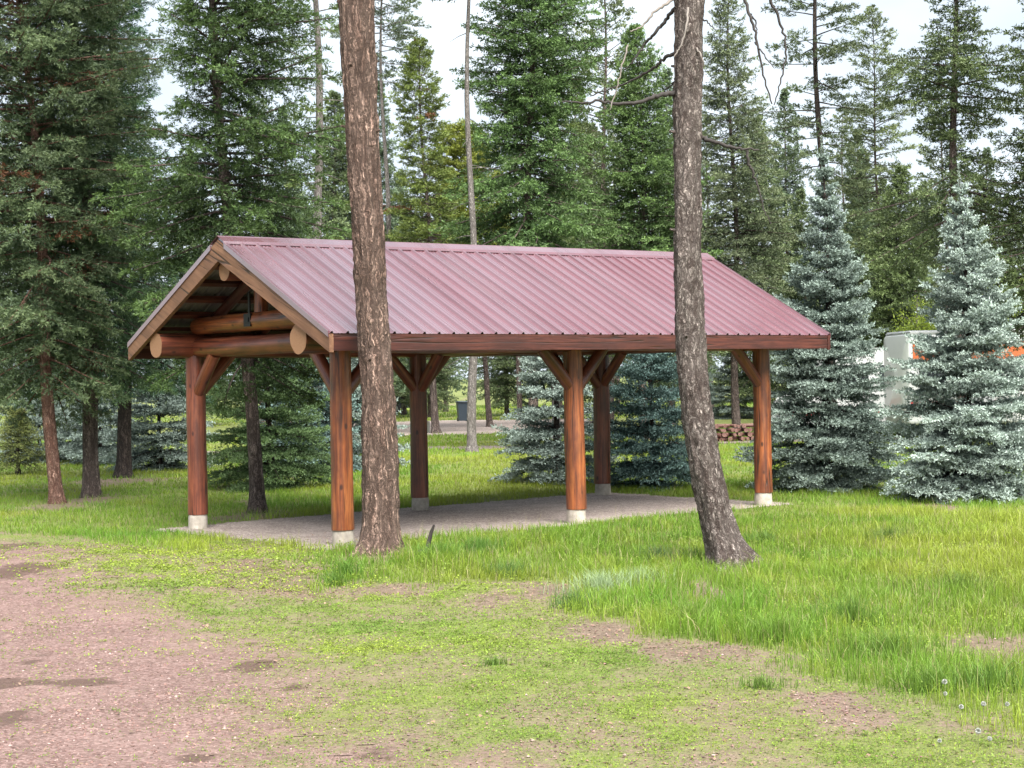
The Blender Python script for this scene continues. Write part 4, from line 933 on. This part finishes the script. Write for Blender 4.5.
def rounded_box(mb, lo, hi, r=.12, ax=0, mi=0):
    """box with rounded long edges along axis ax (0 = x)"""
    lo = V(*lo); hi = V(*hi); o = [i for i in range(3) if i != ax]; pr = []
    for (cx, cy, a0) in ((hi[o[0]] - r, hi[o[1]] - r, 0), (lo[o[0]] + r, hi[o[1]] - r, 90), (lo[o[0]] + r, lo[o[1]] + r, 180), (hi[o[0]] - r, lo[o[1]] + r, 270)):
        for k in range(5): pr.append((cx + r * math.cos(R(a0 + k * 22.5)), cy + r * math.sin(R(a0 + k * 22.5))))
    n = len(pr); v = []
    for e, ins in ((lo[ax], .04), (lo[ax] + .04, 0), (hi[ax] - .04, 0), (hi[ax], .04)):
        for a, b_ in pr:
            ca, cb_ = (lo[o[0]] + hi[o[0]]) / 2, (lo[o[1]] + hi[o[1]]) / 2; q = [0, 0, 0]; q[ax] = e; q[o[0]] = a - np.sign(a - ca) * ins; q[o[1]] = b_ - np.sign(b_ - cb_) * ins; v.append(q)
    v = np.array(v); qs = [(k * n + i, k * n + (i + 1) % n, (k + 1) * n + (i + 1) % n, (k + 1) * n + i) for k in range(3) for i in range(n)]
    v = np.vstack([v, v[:n].mean(0), v[3 * n:4 * n].mean(0)]); t = [(i, 4 * n, (i + 1) % n) for i in range(n)] + [(3 * n + i, 3 * n + (i + 1) % n, 4 * n + 1) for i in range(n)]
    mb.add(v, q=qs, t=t, mi=mi)

def wheel(parent, x, y, r=.34, w=.2):
    mb = MB(); tube(mb, [(x, y - w / 2, r), (x, y - w / 2 + .03, r), (x, y + w / 2 - .03, r), (x, y + w / 2, r)], [r * .9, r, r, r * .9], 24); wh = mb.build('wheel', M['tyre'], parent)
    mb = MB(); tube(mb, [(x, y - w / 2 - .012, r), (x, y + w / 2 + .012, r)], [r * .58, r * .58], 18); mb.build('rim', M['rim'], wh)

p = at(975, 440, 46.5); tr = empty('travel_trailer', (p[0], p[1], 0), R(4)); tag(tr, 'white travel trailer with orange upper band behind the pale blue spruce', 'trailer')
mb = MB(); rounded_box(mb, (-2.25, -1.15, .5), (4.2, 1.15, 3.02), .14); mb.build('body', M['trailer'], tr)
mb = MB(); rounded_box(mb, (-2.2, -1.1, 2.99), (4.1, 1.1, 3.12), .05); mb.box((-.3, -.3, 3.1), (.4, .3, 3.32)); mb.box((2, -.35, 3.1), (2.8, .35, 3.36)); mb.build('roof', M['greyp'], tr)
mb = MB(); mb.box((-2.12, -1.172, 2.22), (4.15, -1.153, 2.80)); mb.build('orange_band', M['orange'], tr, smooth=False)
mb = MB(); mb.box((-2.2, -1.168, .98), (4.15, -1.153, 1.16)); mb.build('stripe', M['redp'], tr, smooth=False)
for (a, b_) in ((-2.0, -1.15), (.6, 1.5), (2.6, 3.5)):
    mb = MB(); mb.box((a, -1.176, 1.45), (b_, -1.153, 2.08)); w_ = mb.build('window', M['greyp'], tr, smooth=False)
    mb = MB(); mb.box((a + .05, -1.184, 1.5), (b_ - .05, -1.177, 2.03)); mb.build('pane', M['glass'], w_, smooth=False)
mb = MB(); mb.box((-.6, -1.18, .6), (.15, -1.153, 2.15)); dr = mb.build('door', M['greyp'], tr, smooth=False)
mb = MB(); mb.box((-.55, -1.2, 1.3), (-.48, -1.181, 1.4)); mb.build('handle', M['black'], dr, smooth=False)
for x in (.9, 1.75): wheel(tr, x, -1.0)
for x in (.9, 1.75): wheel(tr, x, 1.0)
mb = MB(); tube(mb, [(-2.2, -.5, .5), (-3.2, 0, .48)], [.05, .05], 6); tube(mb, [(-2.2, .5, .5), (-3.2, 0, .48)], [.05, .05], 6); tube(mb, [(-3.05, 0, 0), (-3.05, 0, .6)], [.04, .04], 8); mb.build('hitch', M['black'], tr)

p = at(864, 440, 50.5); vn = empty('camper_van', (p[0], p[1], 0), R(6)); tag(vn, 'white camper van behind the tall silvery spruce at the roof end', 'van')
def extr(mb, pts, y0, y1, mi=0):
    n = len(pts); v = [(x, y0, z) for x, z in pts] + [(x, y1, z) for x, z in pts]; c_ = np.mean(pts, 0)
    v += [(c_[0], y0, c_[1]), (c_[0], y1, c_[1])]
    mb.add(v, q=[(i, n + i, n + (i + 1) % n, (i + 1) % n) for i in range(n)], t=[(i, (i + 1) % n, 2 * n) for i in range(n)] + [(n + (i + 1) % n, n + i, 2 * n + 1) for i in range(n)], mi=mi)
mb = MB(); extr(mb, [(-2.6, .4), (-2.65, 1.0), (-2.35, 1.35), (-1.7, 1.5), (-1.25, 2.2), (-1.0, 2.62), (-.6, 2.72), (1.6, 2.72), (1.75, 2.5), (1.8, .5), (1.7, .4)], -.98, .98); mb.build('body', M['trailer'], vn, smooth=False)
mb = MB(); mb.box((-1.0, -.998, 1.5), (-.15, -.985, 2.15)); mb.build('window', M['glass'], vn, smooth=False)
mb = MB(); mb.box((.2, -.998, 1.5), (1.45, -.985, 2.2)); mb.build('window', M['glass'], vn, smooth=False)
mb = MB(); mb.box((-2.6, -1.0, .72), (1.75, -.985, .86)); mb.build('stripe', M['redp'], vn, smooth=False)
mb = MB(); mb.box((-2.72, -.95, .42), (-2.56, .95, .66)); mb.build('bumper', M['greyp'], vn, smooth=False)
for x in (-1.75, 1.0):
    for y in (-.88, .88): wheel(vn, x, y, .33)

p = at(371, 414, 96); cr_ = empty('parked_car', (p[0], p[1], 0), R(3)); tag(cr_, 'dark car parked far off, seen between furrowed trunk and back post', 'car')
mb = MB(); extr(mb, [(-2.3, .3), (-2.35, .75), (-2.2, .95), (-1.1, 1.05), (-.45, 1.58), (1.5, 1.62), (2.1, 1.05), (2.3, .95), (2.3, .35)], -.88, .88); mb.build('body', M['darkcar'], cr_, smooth=False)
for a, b_, c_ in ((-.75, -.4, .45), (.55, .55, 1.5)):
    mb = MB(); extr(mb, [(a, 1.08), (b_, 1.5), (c_, 1.53), (c_ + .1, 1.08)], -.895, -.882); mb.build('window', M['glass'], cr_, smooth=False)
for x in (-1.45, 1.4):
    for y in (-.8, .8): wheel(cr_, x, y, .33)

p = at(463, 421, 76); bn = empty('rubbish_bin', (p[0], p[1], 0), R(12)); tag(bn, 'dark wheeled rubbish bin beside the distant gravel road', 'bin')
mb = MB()
lo_, hi_ = .2, .27; v = [(-lo_, -lo_, .06), (lo_, -lo_, .06), (lo_, lo_, .06), (-lo_, lo_, .06), (-hi_, -hi_, .88), (hi_, -hi_, .88), (hi_, hi_, .88), (-hi_, hi_, .88)]
mb.add(v, q=[(3, 2, 1, 0), (0, 1, 5, 4), (1, 2, 6, 5), (2, 3, 7, 6), (3, 0, 4, 7), (4, 5, 6, 7)]); mb.build('body', M['bin'], bn, smooth=False)
mb = MB(); rounded_box(mb, (-.3, -.31, .882), (.3, .33, .96), .035); mb.build('lid', M['bin'], bn)
for x in (-.2, .2):
    mb = MB(); tube(mb, [(x - .025, .22, .10), (x + .025, .22, .10)], [.1, .1], 14); mb.build('wheel', M['tyre'], bn)

M['firewood'] = wood_mat('split_firewood', (.08, .035, .028), (.19, .10, .08), (.30, .18, .15), knots=False)
p = G(729, 441); rg = np.random.default_rng(9); lp = None
for row in range(4):
    for k in range(13 - row):
        if lp is None:
            mb = MB(); log(mb, (0, -.22, 0), (0, .22, 0), .075, .07, seed=90, sides=10); lp = mb.build('firewood_log', [M['firewood'], M['firewood']]); o = lp
        else: o = lp.copy(); col.objects.link(o)
        s = rg.uniform(.6, 1.05); o.scale = (s, rg.uniform(.7, 1.1), s)
        o.location = (p[0] - 1.05 + k * .155 + row * .078 + rg.normal(0, .01), p[1] + rg.normal(0, .03), .07 + row * .128 + rg.normal(0, .006)); o.rotation_euler = (0, rg.uniform(0, 6), rg.normal(0, .5))
        tag(o, 'reddish firewood log stacked on the lawn seen right of the bent trunk', 'log', 'firewood logs in the pile')

# ------------------------------------------------------------------ light
SUN_EL, SUN_AZ = R(52), R(158)      # azimuth clockwise from +Y (the view direction)
w = bpy.data.worlds.new('World'); sc.world = w; w.use_nodes = True
nt = w.node_tree; nt.nodes.clear()
out = nt.nodes.new('ShaderNodeOutputWorld'); bg = nt.nodes.new('ShaderNodeBackground'); sky = nt.nodes.new('ShaderNodeTexSky')
sky.sky_type = 'NISHITA'; sky.sun_disc = False; sky.sun_elevation = SUN_EL; sky.sun_rotation = SUN_AZ; sky.dust_density = 3.; sky.air_density = 1.
tc = nt.nodes.new('ShaderNodeTexCoord'); mp = nt.nodes.new('ShaderNodeMapping'); mp.inputs['Scale'].default_value = (1, 1, 2.2)
nz = nt.nodes.new('ShaderNodeTexNoise'); nz.inputs['Scale'].default_value = 3.2; nz.inputs['Detail'].default_value = 6; nz.inputs['Roughness'].default_value = .55
cr2 = nt.nodes.new('ShaderNodeValToRGB'); cr2.color_ramp.elements[0].position = .32; cr2.color_ramp.elements[0].color = (5.4, 6.2, 7.1, 1); cr2.color_ramp.elements[1].position = .68; cr2.color_ramp.elements[1].color = (7.7, 8.4, 9.0, 1)
mx = nt.nodes.new('ShaderNodeMix'); mx.data_type = 'RGBA'; mx.inputs[0].default_value = .88
L = nt.links.new
L(tc.outputs['Generated'], mp.inputs[0]); L(mp.outputs[0], nz.inputs['Vector']); L(nz.outputs['Fac'], cr2.inputs[0])
L(sky.outputs[0], mx.inputs[6]); L(cr2.outputs[0], mx.inputs[7]); L(mx.outputs[2], bg.inputs['Color']); bg.inputs['Strength'].default_value = .043
L(bg.outputs[0], out.inputs[0])
sun = bpy.data.objects.new('sun', bpy.data.lights.new('sun', 'SUN')); col.objects.link(sun)
sun.data.energy = 4.2; sun.data.angle = R(50); sun.data.color = (1, .965, .91)
ts = Vector((math.sin(SUN_AZ) * math.cos(SUN_EL), math.cos(SUN_AZ) * math.cos(SUN_EL), math.sin(SUN_EL)))
sun.rotation_euler = ts.to_track_quat('Z', 'Y').to_euler()
vs = sc.view_settings; vs.view_transform = 'Standard'; vs.look = 'None'; vs.gamma = 1; vs.exposure = 1.96; vs.use_curve_mapping = False
sc.render.engine = 'CYCLES'; cy = sc.cycles
cy.use_denoising = True; cy.max_bounces = 8; cy.diffuse_bounces = 4; cy.transmission_bounces = 4; cy.use_adaptive_sampling = True; cy.adaptive_threshold = .02
sc.render.use_persistent_data = False
